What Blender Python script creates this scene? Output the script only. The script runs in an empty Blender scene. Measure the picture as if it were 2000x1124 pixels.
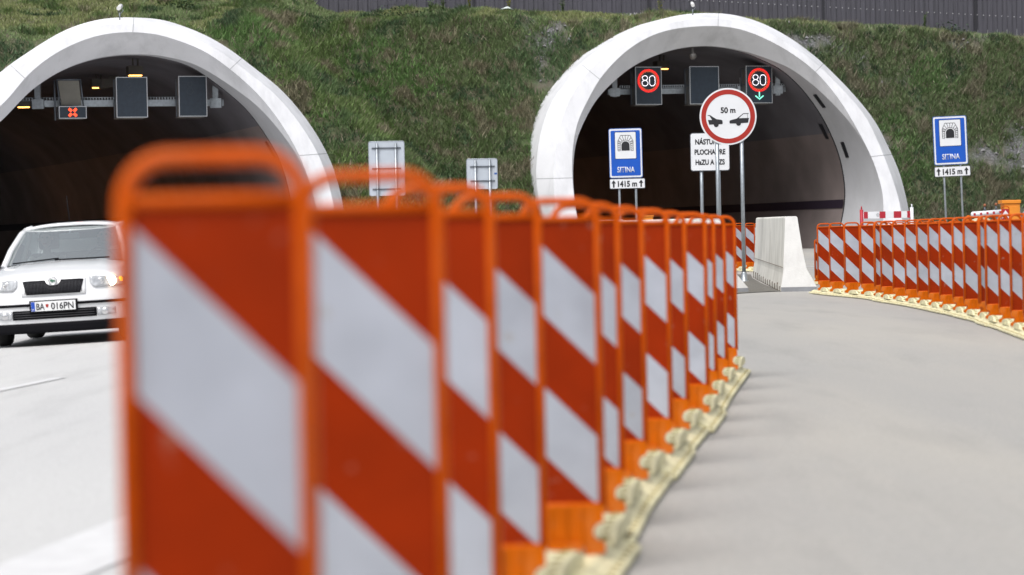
import bpy, bmesh, math, random
import numpy as np
from mathutils import Matrix, Vector, noise
random.seed(7); rng = np.random.default_rng(7)
sc = bpy.context.scene; COL = sc.collection
R = math.radians
# ------------------------------------------------------------------ camera
CAMZ, FPX = 0.97, 5000.0
PITCH, ROLL = math.atan(96/5000), math.atan(0.02)
CR = Matrix.Rotation(R(90)-PITCH, 3, 'X') @ Matrix.Rotation(-ROLL, 3, 'Z')
cam = bpy.data.objects.new('camera', bpy.data.cameras.new('camera')); COL.objects.link(cam)
cam.matrix_world = Matrix.Translation((0, 0, CAMZ)) @ CR.to_4x4()
cam.data.lens = 90; cam.data.sensor_width = 36; cam.data.clip_start = 0.05; cam.data.clip_end = 2000
cam.data.dof.use_dof = True; cam.data.dof.focus_distance = 48; cam.data.dof.aperture_fstop = 3.0
sc.camera = cam
# ------------------------------------------------------------------ world, sun, exposure
SUN_EL, SUN_AZ = 58, 205        # azimuth clockwise from +Y : behind the camera, to the left
w = bpy.data.worlds.new('World'); sc.world = w; w.use_nodes = True
nt = w.node_tree; bg = nt.nodes['Background']
sky = nt.nodes.new('ShaderNodeTexSky'); sky.sky_type = 'NISHITA'; sky.sun_disc = False
sky.sun_elevation = R(SUN_EL); sky.sun_rotation = R(SUN_AZ); sky.dust_density = 4.0; sky.air_density = 1.0; sky.ozone_density = 1.0
hsv = nt.nodes.new('ShaderNodeHueSaturation'); hsv.inputs['Saturation'].default_value = 0.30
nt.links.new(sky.outputs[0], hsv.inputs['Color']); nt.links.new(hsv.outputs[0], bg.inputs[0]); bg.inputs[1].default_value = 0.13
sl = bpy.data.lights.new('sun', 'SUN'); sl.energy = 1.9; sl.angle = R(30); sl.color = (1, .97, .93)
so = bpy.data.objects.new('sun', sl); COL.objects.link(so)
sd = Vector((math.sin(R(SUN_AZ))*math.cos(R(SUN_EL)), math.cos(R(SUN_AZ))*math.cos(R(SUN_EL)), math.sin(R(SUN_EL))))
so.rotation_euler = sd.to_track_quat('Z', 'Y').to_euler()
sc.view_settings.view_transform = 'Standard'; sc.view_settings.look = 'None'; sc.view_settings.exposure = 0.25
try: sc.cycles.max_bounces = 8; sc.cycles.transparent_max_bounces = 12
except Exception: pass

# ------------------------------------------------------------------ geometry helpers
def ray(px, py):
    return (CR @ Vector(((px-1000)/FPX, (562-py)/FPX, -1)))
def P(px, py, Y):
    r = ray(px, py); return Vector((0, 0, CAMZ)) + r*(Y/r.y)
def Ppl(px, py, X0, Y0, k=0.32):     # meets the upright plane  Y = Y0 + k (X-X0)
    r = ray(px, py); t = (Y0 - k*X0)/(r.y - k*r.x); return Vector((0, 0, CAMZ)) + r*t
LEAN = 0.40
def Pln(px, py, X0, Y0, k=0.32, m=LEAN):     # same plane, leaning back by m per metre of height
    r = ray(px, py); t = (Y0 - k*X0 + m*CAMZ)/(r.y - k*r.x - m*r.z); return Vector((0, 0, CAMZ)) + r*t
def sstep(a, b, x):
    t = min(1, max(0, (x-a)/(b-a))); return t*t*(3-2*t)
def G(X, Y):
    c = max(0.0, -0.8-X); c = min(c, 14)
    return -0.04*c + 0.35*sstep(40, 92, Y) - 0.023*(1-sstep(11, 26, Y))
def Gpx(px, py):
    lo, hi = 1.0, 200.0
    for _ in range(50):
        m = (lo+hi)/2; p = P(px, py, m)
        if p.z > G(p.x, p.y): lo = m
        else: hi = m
    return P(px, py, lo)
AX = Vector((-0.3048, 0.9524, 0))    # tunnel axis
UX = Vector((0.9524, 0.3048, 0))     # across it

class MB:
    def __init__(s): s.v = []; s.f = []; s.sm = []
    def add(s, vs, fs, smooth=False):
        o = len(s.v); s.v += [tuple(v) for v in vs]; s.f += [tuple(i+o for i in f) for f in fs]; s.sm += [smooth]*len(fs); return s
    def box(s, a, b, M=None):
        (x0, y0, z0), (x1, y1, z1) = a, b
        vs = [Vector(p) for p in ((x0,y0,z0),(x1,y0,z0),(x1,y1,z0),(x0,y1,z0),(x0,y0,z1),(x1,y0,z1),(x1,y1,z1),(x0,y1,z1))]
        if M is not None: vs = [M @ v for v in vs]
        return s.add(vs, [(0,3,2,1),(4,5,6,7),(0,1,5,4),(1,2,6,5),(2,3,7,6),(3,0,4,7)])
    def tube(s, pts, r, n=10, closed=False, ell=None, smooth=True):
        # sweep; r number or list; ell=(a,b,up) elliptical section along 'up'
        pts = [Vector(p) for p in pts]; N = len(pts); vs = []; prev = None
        for i, p in enumerate(pts):
            if closed: t = (pts[(i+1) % N]-pts[i-1]).normalized()
            else: t = (pts[min(i+1, N-1)]-pts[max(i-1, 0)]).normalized()
            up = Vector(ell[2]) if ell else (prev if prev else (Vector((0,0,1)) if abs(t.z) < .9 else Vector((1,0,0))))
            a = (up - t*up.dot(t)).normalized(); b = t.cross(a); prev = a
            rr = r[i] if isinstance(r, (list, tuple)) else r
            ra, rb = (ell[0], ell[1]) if ell else (rr, rr)
            for k in range(n):
                th = 2*math.pi*k/n; c, d = math.cos(th), math.sin(th)
                if ell: c = math.copysign(abs(c)**.55, c); d = math.copysign(abs(d)**.55, d)
                vs.append(p + a*(ra*c) + b*(rb*d))
        fs = []
        for i in range(N if closed else N-1):
            j = (i+1) % N
            for k in range(n):
                l = (k+1) % n; fs.append((i*n+k, i*n+l, j*n+l, j*n+k))
        s.add(vs, fs, smooth)
        if not closed:
            o = len(s.v)-len(vs); s.f.append(tuple(o+k for k in reversed(range(n)))); s.f.append(tuple(o+(N-1)*n+k for k in range(n))); s.sm += [False, False]
        return s
    def prism(s, poly, y0, y1, M=None):     # polygon in x,z extruded in y
        n = len(poly); vs = [Vector((x, y0, z)) for x, z in poly]+[Vector((x, y1, z)) for x, z in poly]
        if M is not None: vs = [M @ v for v in vs]
        return s.add(vs, [tuple(range(n)), tuple(range(2*n-1, n-1, -1))]+[(i, i+n, (i+1) % n+n, (i+1) % n) for i in range(n)])
    def grid(s, rows, smooth=True, flip=False):
        nr, nc = len(rows), len(rows[0]); vs = [p for r_ in rows for p in r_]; fs = []
        for i in range(nr-1):
            for j in range(nc-1):
                q = (i*nc+j, i*nc+j+1, (i+1)*nc+j+1, (i+1)*nc+j); fs.append(q[::-1] if flip else q)
        return s.add(vs, fs, smooth)
    def lathe(s, prof, c, n=20, axis='z'):
        rows = []
        for r_, h in prof:
            rows.append([])
            for k in range(n+1):
                t = 2*math.pi*k/n; a, b = r_*math.cos(t), r_*math.sin(t)
                p = (a, b, h) if axis == 'z' else ((a, h, b) if axis == 'y' else (h, a, b))
                rows[-1].append(Vector(c)+Vector(p))
        return s.grid(rows)
    def build(s, name, mat, parent=None, bevel=0, merge=False, solid=0, fixn=True):
        me = bpy.data.meshes.new(name); me.from_pydata(s.v, [], s.f)
        me.polygons.foreach_set('use_smooth', s.sm)
        if merge or fixn:
            bm = bmesh.new(); bm.from_mesh(me)
            if merge: bmesh.ops.remove_doubles(bm, verts=bm.verts, dist=1e-4)
            if fixn: bmesh.ops.recalc_face_normals(bm, faces=bm.faces)
            bm.to_mesh(me); bm.free()
        me.materials.append(mat); o = bpy.data.objects.new(name, me); COL.objects.link(o)
        if parent is not None: o.parent = parent
        if solid:
            m = o.modifiers.new('s', 'SOLIDIFY'); m.thickness = solid; m.offset = 0
        if bevel:
            m = o.modifiers.new('b', 'BEVEL'); m.width = bevel; m.segments = 2; m.limit_method = 'ANGLE'; m.angle_limit = R(40)
        return o
def tag(o, label=None, cat=None, group=None, kind=None):
    if label: o['label'] = label
    if cat: o['category'] = cat
    if group: o['group'] = group
    if kind: o['kind'] = kind
    return o
def thing(name, label, cat, loc=(0,0,0), rz=0, group=None, rx=0, ry=0):
    o = bpy.data.objects.new(name, None); COL.objects.link(o); o.location = loc; o.rotation_euler = (rx, ry, rz); o.empty_display_size = .1
    return tag(o, label, cat, group)
def copy_tree(o, parent=None):
    c = o.copy(); COL.objects.link(c)
    if parent is not None: c.parent = parent
    for ch in kids.get(o.name, []): copy_tree(ch, c)
    return c
kids = {}
def index_kids(o):
    for q in [o]+list(o.children_recursive): kids[q.name] = list(q.children)
def text_mesh(name, s, h, mat, parent, x, z, y, width=None, depth=.004, bold=.0, align='CENTER', ry=0.0, squash=None):
    cu = bpy.data.curves.new('t', 'FONT'); cu.body = s; cu.size = 1; cu.extrude = 0; cu.offset = bold; cu.align_x = align; cu.resolution_u = 4
    t = bpy.data.objects.new('t', cu); COL.objects.link(t)
    dg = bpy.context.evaluated_depsgraph_get(); dg.update()
    me = bpy.data.meshes.new_from_object(t.evaluated_get(dg)); bpy.data.objects.remove(t)
    co = np.empty(len(me.vertices)*3); me.vertices.foreach_get('co', co); co = co.reshape(-1, 3)
    mn, mx = co.min(0), co.max(0); H = (0.73 if s.upper() == s or any(c.isdigit() for c in s) else .73)
    k = h/H; kx = k if width is None else width/(mx[0]-mn[0])
    if squash: kx = k*squash
    cx = (mn[0]+mx[0])/2 if align == 'CENTER' else mn[0]
    ca, sa = math.cos(ry), math.sin(ry)
    X = (co[:, 0]-cx)*kx; Z = co[:, 1]*k
    co2 = np.stack([x+X*ca-Z*sa, np.full(len(X), y), z+X*sa+Z*ca], 1)
    me.vertices.foreach_set('co', co2.ravel()); me.name = name
    me.materials.clear(); me.materials.append(mat)
    o = bpy.data.objects.new(name, me); COL.objects.link(o); o.parent = parent
    m = o.modifiers.new('s', 'SOLIDIFY'); m.thickness = depth; m.offset = 0
    return o

# ------------------------------------------------------------------ materials
def mat(name, col, rough=.6, metal=0, var=0.0, vscale=5, bump=0, bscale=40, col2=None, detail=6, emit=None, estr=0, coat=0, spec=.5, stretch=None, ramp=(.35, .65), grime=None):
    m = bpy.data.materials.new(name); m.use_nodes = True; n = m.node_tree.nodes; l = m.node_tree.links; b = n['Principled BSDF']
    b.inputs['Base Color'].default_value = (*col, 1); b.inputs['Roughness'].default_value = rough; b.inputs['Metallic'].default_value = metal
    b.inputs['Specular IOR Level'].default_value = spec; b.inputs['Coat Weight'].default_value = coat
    tc = n.new('ShaderNodeTexCoord'); src = tc.outputs['Object']
    if stretch:
        mp = n.new('ShaderNodeMapping'); mp.inputs['Scale'].default_value = stretch; l.new(src, mp.inputs[0]); src = mp.outputs[0]
    if var or col2:
        nz = n.new('ShaderNodeTexNoise'); nz.inputs['Scale'].default_value = vscale; nz.inputs['Detail'].default_value = detail; l.new(src, nz.inputs[0])
        rp = n.new('ShaderNodeValToRGB'); rp.color_ramp.elements[0].position = ramp[0]; rp.color_ramp.elements[1].position = ramp[1]
        c2 = col2 if col2 else tuple(c*(1-var) for c in col)
        rp.color_ramp.elements[0].color = (*c2, 1); rp.color_ramp.elements[1].color = (*col, 1)
        l.new(nz.outputs[0], rp.inputs[0]); out = rp.outputs[0]
        if grime:      # (colour, scale, strength, stretch)
            mp2 = n.new('ShaderNodeMapping'); mp2.inputs['Scale'].default_value = grime[3]; l.new(tc.outputs['Object'], mp2.inputs[0])
            n2 = n.new('ShaderNodeTexNoise'); n2.inputs['Scale'].default_value = grime[1]; n2.inputs['Detail'].default_value = 8; n2.inputs['Roughness'].default_value = .65; l.new(mp2.outputs[0], n2.inputs[0])
            r2 = n.new('ShaderNodeMapRange'); r2.inputs[1].default_value = .48; r2.inputs[2].default_value = .72; r2.inputs[3].default_value = 0; r2.inputs[4].default_value = grime[2]; l.new(n2.outputs[0], r2.inputs[0])
            mx = n.new('ShaderNodeMix'); mx.data_type = 'RGBA'; l.new(r2.outputs[0], mx.inputs[0]); l.new(out, mx.inputs[6]); mx.inputs[7].default_value = (*grime[0], 1); out = mx.outputs[2]
        l.new(out, b.inputs['Base Color'])
    if bump:
        nb = n.new('ShaderNodeTexNoise'); nb.inputs['Scale'].default_value = bscale; nb.inputs['Detail'].default_value = 5; l.new(src, nb.inputs[0])
        bp = n.new('ShaderNodeBump'); bp.inputs['Strength'].default_value = bump; bp.inputs['Distance'].default_value = .02; l.new(nb.outputs[0], bp.inputs['Height']); l.new(bp.outputs[0], b.inputs['Normal'])
    if emit:
        b.inputs['Emission Color'].default_value = (*emit, 1); b.inputs['Emission Strength'].default_value = estr
    return m
M = {}
M['orange'] = mat('orange_plastic', (.60, .088, .0), .5, spec=.12, var=.22, vscale=9, bump=.08, bscale=60, grime=((.50,.14,.05), 14, .35, (1,1,.5)))
M['orange2'] = mat('orange_foot_plastic', (.60, .125, .0), .5, spec=.12, var=.25, vscale=8, bump=.08, bscale=50, grime=((.42,.18,.07), 11, .5, (1,1,.6)))
M['yellow'] = mat('yellow_recycled_plastic', (.90, .84, .54), .7, var=.22, vscale=14, bump=.35, bscale=70, grime=((.42,.36,.22), 9, .6, (1,1,1)))
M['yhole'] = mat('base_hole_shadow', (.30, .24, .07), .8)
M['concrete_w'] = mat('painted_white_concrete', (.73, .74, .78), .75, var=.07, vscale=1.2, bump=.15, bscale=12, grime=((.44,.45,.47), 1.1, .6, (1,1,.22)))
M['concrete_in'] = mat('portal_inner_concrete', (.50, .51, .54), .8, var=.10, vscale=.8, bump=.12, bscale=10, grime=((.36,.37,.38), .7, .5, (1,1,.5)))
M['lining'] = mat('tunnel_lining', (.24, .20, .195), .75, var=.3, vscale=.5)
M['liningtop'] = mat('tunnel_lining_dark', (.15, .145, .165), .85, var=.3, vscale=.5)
M['stripe'] = mat('purple_wall_stripe', (.016, .008, .022), .7)
M['barrier'] = mat('barrier_concrete', (.80, .79, .74), .8, var=.13, vscale=1.5, bump=.2, bscale=35, grime=((.42,.40,.35), 2.4, .45, (1,1,.5)))
M['barrier_end'] = mat('barrier_end_concrete', (.80, .80, .79), .8, var=.08, vscale=3, bump=.2, bscale=35, grime=((.45,.44,.42), 3, .4, (1,1,.6)))
M['seam'] = mat('concrete_seam', (.34, .35, .37), .9)
M['cut'] = mat('grey_foot_concrete', (.28, .29, .31), .85, var=.2, vscale=7)
M['rust'] = mat('rusty_joint', (.10, .06, .04), .9)
M['galv'] = mat('galvanised_steel', (.42, .46, .50), .42, .75, var=.2, vscale=12, bump=.05)
M['galvd'] = mat('dark_galvanised', (.15, .17, .20), .5, .6, var=.25, vscale=12)
M['signback'] = mat('sign_back_aluminium', (.50, .55, .62), .5, .25, var=.08, vscale=2)
M['whitesheet'] = mat('white_reflective', (.74, .76, .80), .45, var=.04, vscale=3)
M['blue'] = mat('blue_reflective', (.0, .085, .50), .45, var=.08, vscale=3)
M['bluedark'] = mat('blue_edge', (.03, .10, .36), .5)
M['black'] = mat('black_print', (.012, .013, .018), .5)
M['darkedge'] = mat('dark_sign_edge', (.05, .055, .07), .5)
M['red'] = mat('red_reflective', (.38, .018, .010), .45, var=.08, vscale=3)
M['crimson'] = mat('crimson_board', (.42, .012, .03), .5, var=.1, vscale=4)
M['housing'] = mat('matrix_housing', (.20, .19, .18), .5, .5, var=.25, vscale=3)
M['housing_w'] = mat('pale_cover', (.20, .19, .165), .7, var=.15, vscale=3)
M['face'] = mat('matrix_display', (.022, .034, .052), .45, var=.2, vscale=8)
M['faceframe'] = mat('matrix_frame', (.55, .57, .60), .4, .6)
M['ghost'] = mat('unlit_diodes', (.052, .062, .078), .5)
M['led_r'] = mat('red_diodes', (.8, .02, .01), emit=(1, .02, .015), estr=1.6)
M['led_w'] = mat('white_diodes', (.8, .8, .85), emit=(1, .93, 1), estr=2)
M['led_g'] = mat('green_diodes', (.4, .8, .7), emit=(.16, .90, .58), estr=1.3)
M['led_o'] = mat('orange_diodes', (.9, .3, .02), emit=(1, .10, .03), estr=1.6)
M['lamp'] = mat('sodium_tube', (.9, .5, .1), emit=(1, .42, .10), estr=5)
M['lamp_deep'] = mat('bright_sodium_tube', (.9, .5, .1), emit=(1, .50, .22), estr=38)
M['lampb'] = mat('lamp_casing', (.10, .09, .08), .6, .4)
M['orangebox'] = mat('orange_cabinet', (.80, .27, .02), .5, var=.12, vscale=3)
M['amberlens'] = mat('amber_lens', (.28, .09, .03), .3)
M['fence'] = mat('dark_noise_wall', (.088, .086, .108), .7, var=.30, vscale=3, stretch=(6, 1, .25), bump=.2, bscale=20)
M['fencepost'] = mat('fence_post', (.022, .022, .03), .6)
M['dot'] = mat('fence_screw', (.55, .56, .60), .4)
M['camw'] = mat('camera_housing_white', (.80, .81, .82), .4)
M['paint'] = mat('white_car_paint', (.80, .81, .83), .22, coat=.8)
M['blackpl'] = mat('black_plastic', (.006, .006, .008), .7, spec=.1)
M['tyre'] = mat('tyre_rubber', (.018, .018, .018), .85)
M['rim'] = mat('wheel_rim', (.35, .36, .38), .35, .8)
M['chrome'] = mat('chrome', (.7, .7, .72), .15, 1)
M['lensgl'] = mat('headlamp_lens', (.62, .64, .67), .12, .3, var=.4, vscale=18)
M['headon'] = mat('lit_headlamp', (1, .9, .7), emit=(1, .78, .45), estr=26)
M['headdim'] = mat('dim_headlamp', (1, .95, .85), emit=(1, .93, .82), estr=9)
M['indic'] = mat('amber_indicator', (.9, .35, .02), emit=(1, .35, .05), estr=4)
M['plate'] = mat('plate_white', (.76, .77, .78), .4)
M['skin'] = mat('skin', (.55, .35, .26), .6)
M['hair'] = mat('hair', (.05, .03, .02), .7)
M['shirt'] = mat('grey_shirt', (.16, .18, .22), .8)
M['shirt2'] = mat('pale_shirt', (.45, .44, .42), .8)
M['seat'] = mat('seat_fabric', (.10, .10, .11), .9)
M['greenemb'] = mat('badge_green', (.05, .16, .10), .4)
M['plateblue'] = mat('plate_blue_band', (.01, .07, .45), .4)
# striped panel
def stripe_mat():
    m = bpy.data.materials.new('striped_sheeting'); m.use_nodes = True; n = m.node_tree.nodes; l = m.node_tree.links; b = n['Principled BSDF']
    tc = n.new('ShaderNodeTexCoord'); sp = n.new('ShaderNodeSeparateXYZ'); l.new(tc.outputs['Object'], sp.inputs[0])
    def mth(op, a, c, d=None):
        q = n.new('ShaderNodeMath'); q.operation = op
        for i, v in enumerate((a, c, d)):
            if v is None: continue
            if isinstance(v, (int, float)): q.inputs[i].default_value = v
            else: l.new(v, q.inputs[i])
        return q.outputs[0]
    # v = 1.03 - z ; u = x + .107
    v = mth('SUBTRACT', 1.03-.016, sp.outputs[2]); u = mth('ADD', sp.outputs[0], .107)
    ph = mth('DIVIDE', mth('SUBTRACT', v, mth('MULTIPLY', u, .98)), .415)
    fr = mth('FRACT', mth('ADD', ph, 4.0), 0)
    wh = mth('MULTIPLY', mth('LESS_THAN', fr, .49), mth('GREATER_THAN', ph, 0.0))
    oi = n.new('ShaderNodeObjectInfo'); va = n.new('ShaderNodeVectorMath'); va.operation = 'ADD'; rm = mth('MULTIPLY', oi.outputs['Random'], 40.0); l.new(tc.outputs['Object'], va.inputs[0]); l.new(rm, va.inputs[1])
    nz = n.new('ShaderNodeTexNoise'); nz.inputs['Scale'].default_value = 7; nz.inputs['Detail'].default_value = 6; l.new(va.outputs[0], nz.inputs[0])
    mx = n.new('ShaderNodeMix'); mx.data_type = 'RGBA'; l.new(wh, mx.inputs[0]); mx.inputs[6].default_value = (.27, .021, .0, 1); mx.inputs[7].default_value = (.385, .41, .475, 1)
    mr = n.new('ShaderNodeMapRange'); l.new(nz.outputs[0], mr.inputs[0]); mr.inputs[1].default_value = .3; mr.inputs[2].default_value = .7; mr.inputs[3].default_value = .86; mr.inputs[4].default_value = 1.05
    r2 = n.new('ShaderNodeMapRange'); l.new(oi.outputs['Random'], r2.inputs[0]); r2.inputs[3].default_value = .9; r2.inputs[4].default_value = 1.06
    k = mth('MULTIPLY', mr.outputs[0], r2.outputs[0])
    vm = n.new('ShaderNodeVectorMath'); vm.operation = 'SCALE'; l.new(mx.outputs[2], vm.inputs[0]); l.new(k, vm.inputs['Scale'])
    # scuffs
    n3 = n.new('ShaderNodeTexNoise'); n3.inputs['Scale'].default_value = 22; n3.inputs['Detail'].default_value = 8; l.new(va.outputs[0], n3.inputs[0])
    m3 = n.new('ShaderNodeMapRange'); l.new(n3.outputs[0], m3.inputs[0]); m3.inputs[1].default_value = .66; m3.inputs[2].default_value = .74; m3.inputs[4].default_value = .35
    b.inputs['Specular IOR Level'].default_value = .12; mz = n.new('ShaderNodeMix'); mz.data_type = 'RGBA'; l.new(m3.outputs[0], mz.inputs[0]); l.new(vm.outputs[0], mz.inputs[6]); mz.inputs[7].default_value = (.30, .26, .20, 1)
    l.new(mz.outputs[2], b.inputs['Base Color']); b.inputs['Roughness'].default_value = .4
    return m
M['panel'] = stripe_mat()
# road concrete
def road_mat(name, base, dark):
    m = bpy.data.materials.new(name); m.use_nodes = True; n = m.node_tree.nodes; l = m.node_tree.links; b = n['Principled BSDF']
    tc = n.new('ShaderNodeTexCoord')
    def nz(scale, st, det=7, rot=0):
        mp = n.new('ShaderNodeMapping'); mp.inputs['Scale'].default_value = st; mp.inputs['Rotation'].default_value = (0, 0, rot); l.new(tc.outputs['Object'], mp.inputs[0])
        q = n.new('ShaderNodeTexNoise'); q.inputs['Scale'].default_value = scale; q.inputs['Detail'].default_value = det; q.inputs['Roughness'].default_value = .6; l.new(mp.outputs[0], q.inputs[0]); return q.outputs[0]
    a = nz(.45, (1.2, .16, 1), 9, R(-6)); f = nz(1.3, (1.6, .22, 1), 9, R(-10)); g = nz(60, (1, 1, 1), 3)
    rp = n.new('ShaderNodeMapRange'); l.new(a, rp.inputs[0]); rp.inputs[1].default_value = .36; rp.inputs[2].default_value = .66
    mx = n.new('ShaderNodeMix'); mx.data_type = 'RGBA'; l.new(rp.outputs[0], mx.inputs[0]); mx.inputs[6].default_value = (*dark, 1); mx.inputs[7].default_value = (*base, 1)
    r2 = n.new('ShaderNodeMapRange'); l.new(f, r2.inputs[0]); r2.inputs[1].default_value = .52; r2.inputs[2].default_value = .78; r2.inputs[4].default_value = .5
    m2 = n.new('ShaderNodeMix'); m2.data_type = 'RGBA'; l.new(r2.outputs[0], m2.inputs[0]); l.new(mx.outputs[2], m2.inputs[6]); m2.inputs[7].default_value = tuple(c*.66 for c in dark)+(1,)
    r3 = n.new('ShaderNodeMapRange'); l.new(g, r3.inputs[0]); r3.inputs[1].default_value = .3; r3.inputs[2].default_value = .7; r3.inputs[3].default_value = .84; r3.inputs[4].default_value = 1.1
    vm = n.new('ShaderNodeVectorMath'); vm.operation = 'SCALE'; l.new(m2.outputs[2], vm.inputs[0]); l.new(r3.outputs[0], vm.inputs['Scale'])
    l.new(vm.outputs[0], b.inputs['Base Color']); b.inputs['Roughness'].default_value = .62
    bp = n.new('ShaderNodeBump'); bp.inputs['Strength'].default_value = .25; bp.inputs['Distance'].default_value = .01; l.new(g, bp.inputs['Height']); l.new(bp.outputs[0], b.inputs['Normal'])
    return m
M['road'] = road_mat('pale_concrete_road', (.445, .424, .385), (.375, .366, .350))
M['road2'] = road_mat('pale_carriageway', (.60, .60, .595), (.54, .54, .545))
M['gravel'] = mat('dark_gravel', (.21, .20, .18), .9, var=.5, vscale=30, bump=.8, bscale=60)
M['ground'] = mat('verge_soil', (.16, .14, .09), .9, col2=(.07, .09, .03), vscale=1.5, bump=.4, bscale=20)
M['line'] = mat('white_road_paint', (.72, .72, .73), .55, var=.12, vscale=10)
# hill soil and grass
def hill_mat():
    m = bpy.data.materials.new('hill_soil'); m.use_nodes = True; n = m.node_tree.nodes; l = m.node_tree.links; b = n['Principled BSDF']
    at = n.new('ShaderNodeAttribute'); at.attribute_name = 'stone'; tc = n.new('ShaderNodeTexCoord')
    q = n.new('ShaderNodeTexNoise'); q.inputs['Scale'].default_value = 2.2; q.inputs['Detail'].default_value = 9; l.new(tc.outputs['Object'], q.inputs[0])
    rp = n.new('ShaderNodeValToRGB'); rp.color_ramp.elements[0].color = (.065, .095, .036, 1); rp.color_ramp.elements[1].color = (.11, .10, .065, 1)
    rp.color_ramp.elements[0].position = .4; rp.color_ramp.elements[1].position = .62; l.new(q.outputs[0], rp.inputs[0])
    vo = n.new('ShaderNodeTexVoronoi'); vo.inputs['Scale'].default_value = 14; l.new(tc.outputs['Object'], vo.inputs[0])
    r2 = n.new('ShaderNodeValToRGB'); r2.color_ramp.elements[0].color = (.27, .27, .29, 1); r2.color_ramp.elements[1].color = (.10, .10, .105, 1); r2.color_ramp.elements[1].position = .6; l.new(vo.outputs['Distance'], r2.inputs[0])
    mx = n.new('ShaderNodeMix'); mx.data_type = 'RGBA'; l.new(at.outputs['Fac'], mx.inputs[0]); l.new(rp.outputs[0], mx.inputs[6]); l.new(r2.outputs[0], mx.inputs[7])
    l.new(mx.outputs[2], b.inputs['Base Color']); b.inputs['Roughness'].default_value = .95
    bp = n.new('ShaderNodeBump'); bp.inputs['Strength'].default_value = 1; bp.inputs['Distance'].default_value = .12; l.new(q.outputs[0], bp.inputs['Height']); l.new(bp.outputs[0], b.inputs['Normal'])
    return m
M['hill'] = hill_mat()
def grass_mat():
    m = bpy.data.materials.new('grass_blades'); m.use_nodes = True; n = m.node_tree.nodes; l = m.node_tree.links; b = n['Principled BSDF']
    at = n.new('ShaderNodeAttribute'); at.attribute_name = 'gcol'; l.new(at.outputs['Color'], b.inputs['Base Color']); b.inputs['Roughness'].default_value = .7
    b.inputs['Specular IOR Level'].default_value = .2
    return m
M['grass'] = grass_mat()
def glass_mat():
    m = bpy.data.materials.new('window_glass'); m.use_nodes = True; n = m.node_tree.nodes; l = m.node_tree.links
    n.remove(n['Principled BSDF']); tr = n.new('ShaderNodeBsdfTransparent'); tr.inputs[0].default_value = (.62, .70, .68, 1)
    gl = n.new('ShaderNodeBsdfGlossy'); gl.inputs['Roughness'].default_value = .04; gl.inputs[0].default_value = (.95, 1, 1, 1)
    fr = n.new('ShaderNodeFresnel'); fr.inputs[0].default_value = 1.9; mx = n.new('ShaderNodeMixShader')
    ad = n.new('ShaderNodeMath'); ad.operation = 'ADD'; ad.inputs[1].default_value = .44; l.new(fr.outputs[0], ad.inputs[0]); l.new(ad.outputs[0], mx.inputs[0])
    df = n.new('ShaderNodeBsdfDiffuse'); df.inputs[0].default_value = (.75, .78, .76, 1); m0 = n.new('ShaderNodeMixShader'); m0.inputs[0].default_value = .13; l.new(tr.outputs[0], m0.inputs[1]); l.new(df.outputs[0], m0.inputs[2]); l.new(m0.outputs[0], mx.inputs[1]); l.new(gl.outputs[0], mx.inputs[2]); l.new(mx.outputs[0], n['Material Output'].inputs[0]); return m
M['glass'] = glass_mat()

# ------------------------------------------------------------------ ground and roads
def sheet(name, fn_left, fn_right, y0, y1, ny, nx, mt, lift, label=None, kind='structure', power=1.0):
    mb = MB(); rows = []
    for i in range(ny+1):
        Y = y0 + (y1-y0)*(i/ny)**power; a, b_ = fn_left(Y), fn_right(Y); rows.append([])
        for j in range(nx+1):
            X = a+(b_-a)*j/nx; rows[-1].append(Vector((X, Y, G(X, Y)+lift)))
    mb.grid(rows); o = mb.build(name, mt); o['kind'] = kind
    if label: o['label'] = label
    return o
sheet('ground', lambda y: -60, lambda y: 60, -8, 160, 100, 60, M['ground'], -.02)
lx = [(-8, -1.55), (3.1, -.37), (5.1, -.12), (7.14, .12), (8.2, .27), (10.4, .53), (12.7, .85), (14.9, 1.14), (17, 1.34), (25, 2.2), (40, 3.1), (60, 1.0), (75, -4.4), (90, -9.0), (160, -34)]
def interp(T, y):
    for (a, p), (b_, q) in zip(T, T[1:]):
        if y <= b_: return p+(q-p)*max(0, (y-a))/(b_-a)
    return T[-1][1]
divide = lambda y: interp(lx, y)
sheet('road', lambda y: divide(y), lambda y: 26 if y < 60 else 26-(y-60)*.25, -8, 150, 100, 30, M['road'], .000)
sheet('carriageway', lambda y: -22 - max(0, y-60)*.32, lambda y: divide(y), -8, 150, 100, 30, M['road2'], .004)
# gravel island round the sign post
mb = MB(); isl = [(1436, 575), (1462, 573), (1500, 571), (1524, 570), (1490, 556), (1470, 545), (1466, 537), (1436, 537)]
mb.add([Gpx(*q)+Vector((0, 0, .010)) for q in isl], [tuple(range(len(isl)))]); o = mb.build('gravel_strip', M['gravel']); o['kind'] = 'structure'
# markings
def marking(name, pts, wd, lift=.010):
    mb = MB(); rows = []
    for i, p in enumerate(pts):
        a = pts[max(0, i-1)]; b_ = pts[min(len(pts)-1, i+1)]; t = Vector((b_[0]-a[0], b_[1]-a[1], 0)).normalized(); nn = Vector((-t.y, t.x, 0))*wd/2
        r_ = []
        for s_ in (-1, 1):
            X, Y = p[0]+nn.x*s_, p[1]+nn.y*s_; r_.append(Vector((X, Y, G(X, Y)+lift)))
        rows.append(r_)
    mb.grid(rows); o = mb.build(name, M['line']); o['kind'] = 'structure'; return o
def seg(a, b_, n=8): return [(a[0]+(b_[0]-a[0])*i/n, a[1]+(b_[1]-a[1])*i/n) for i in range(n+1)]
d0, d1 = Gpx(-60, 777), Gpx(116, 740); marking('lane_line', seg(d0, d1), .14)
e0, e1 = Gpx(-150, 1215), Gpx(225, 1060); ed = (e1-e0); e0 = e0-ed*.5
marking('edge_line', seg(e0, e0+ed*3, 20), .42)
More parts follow.
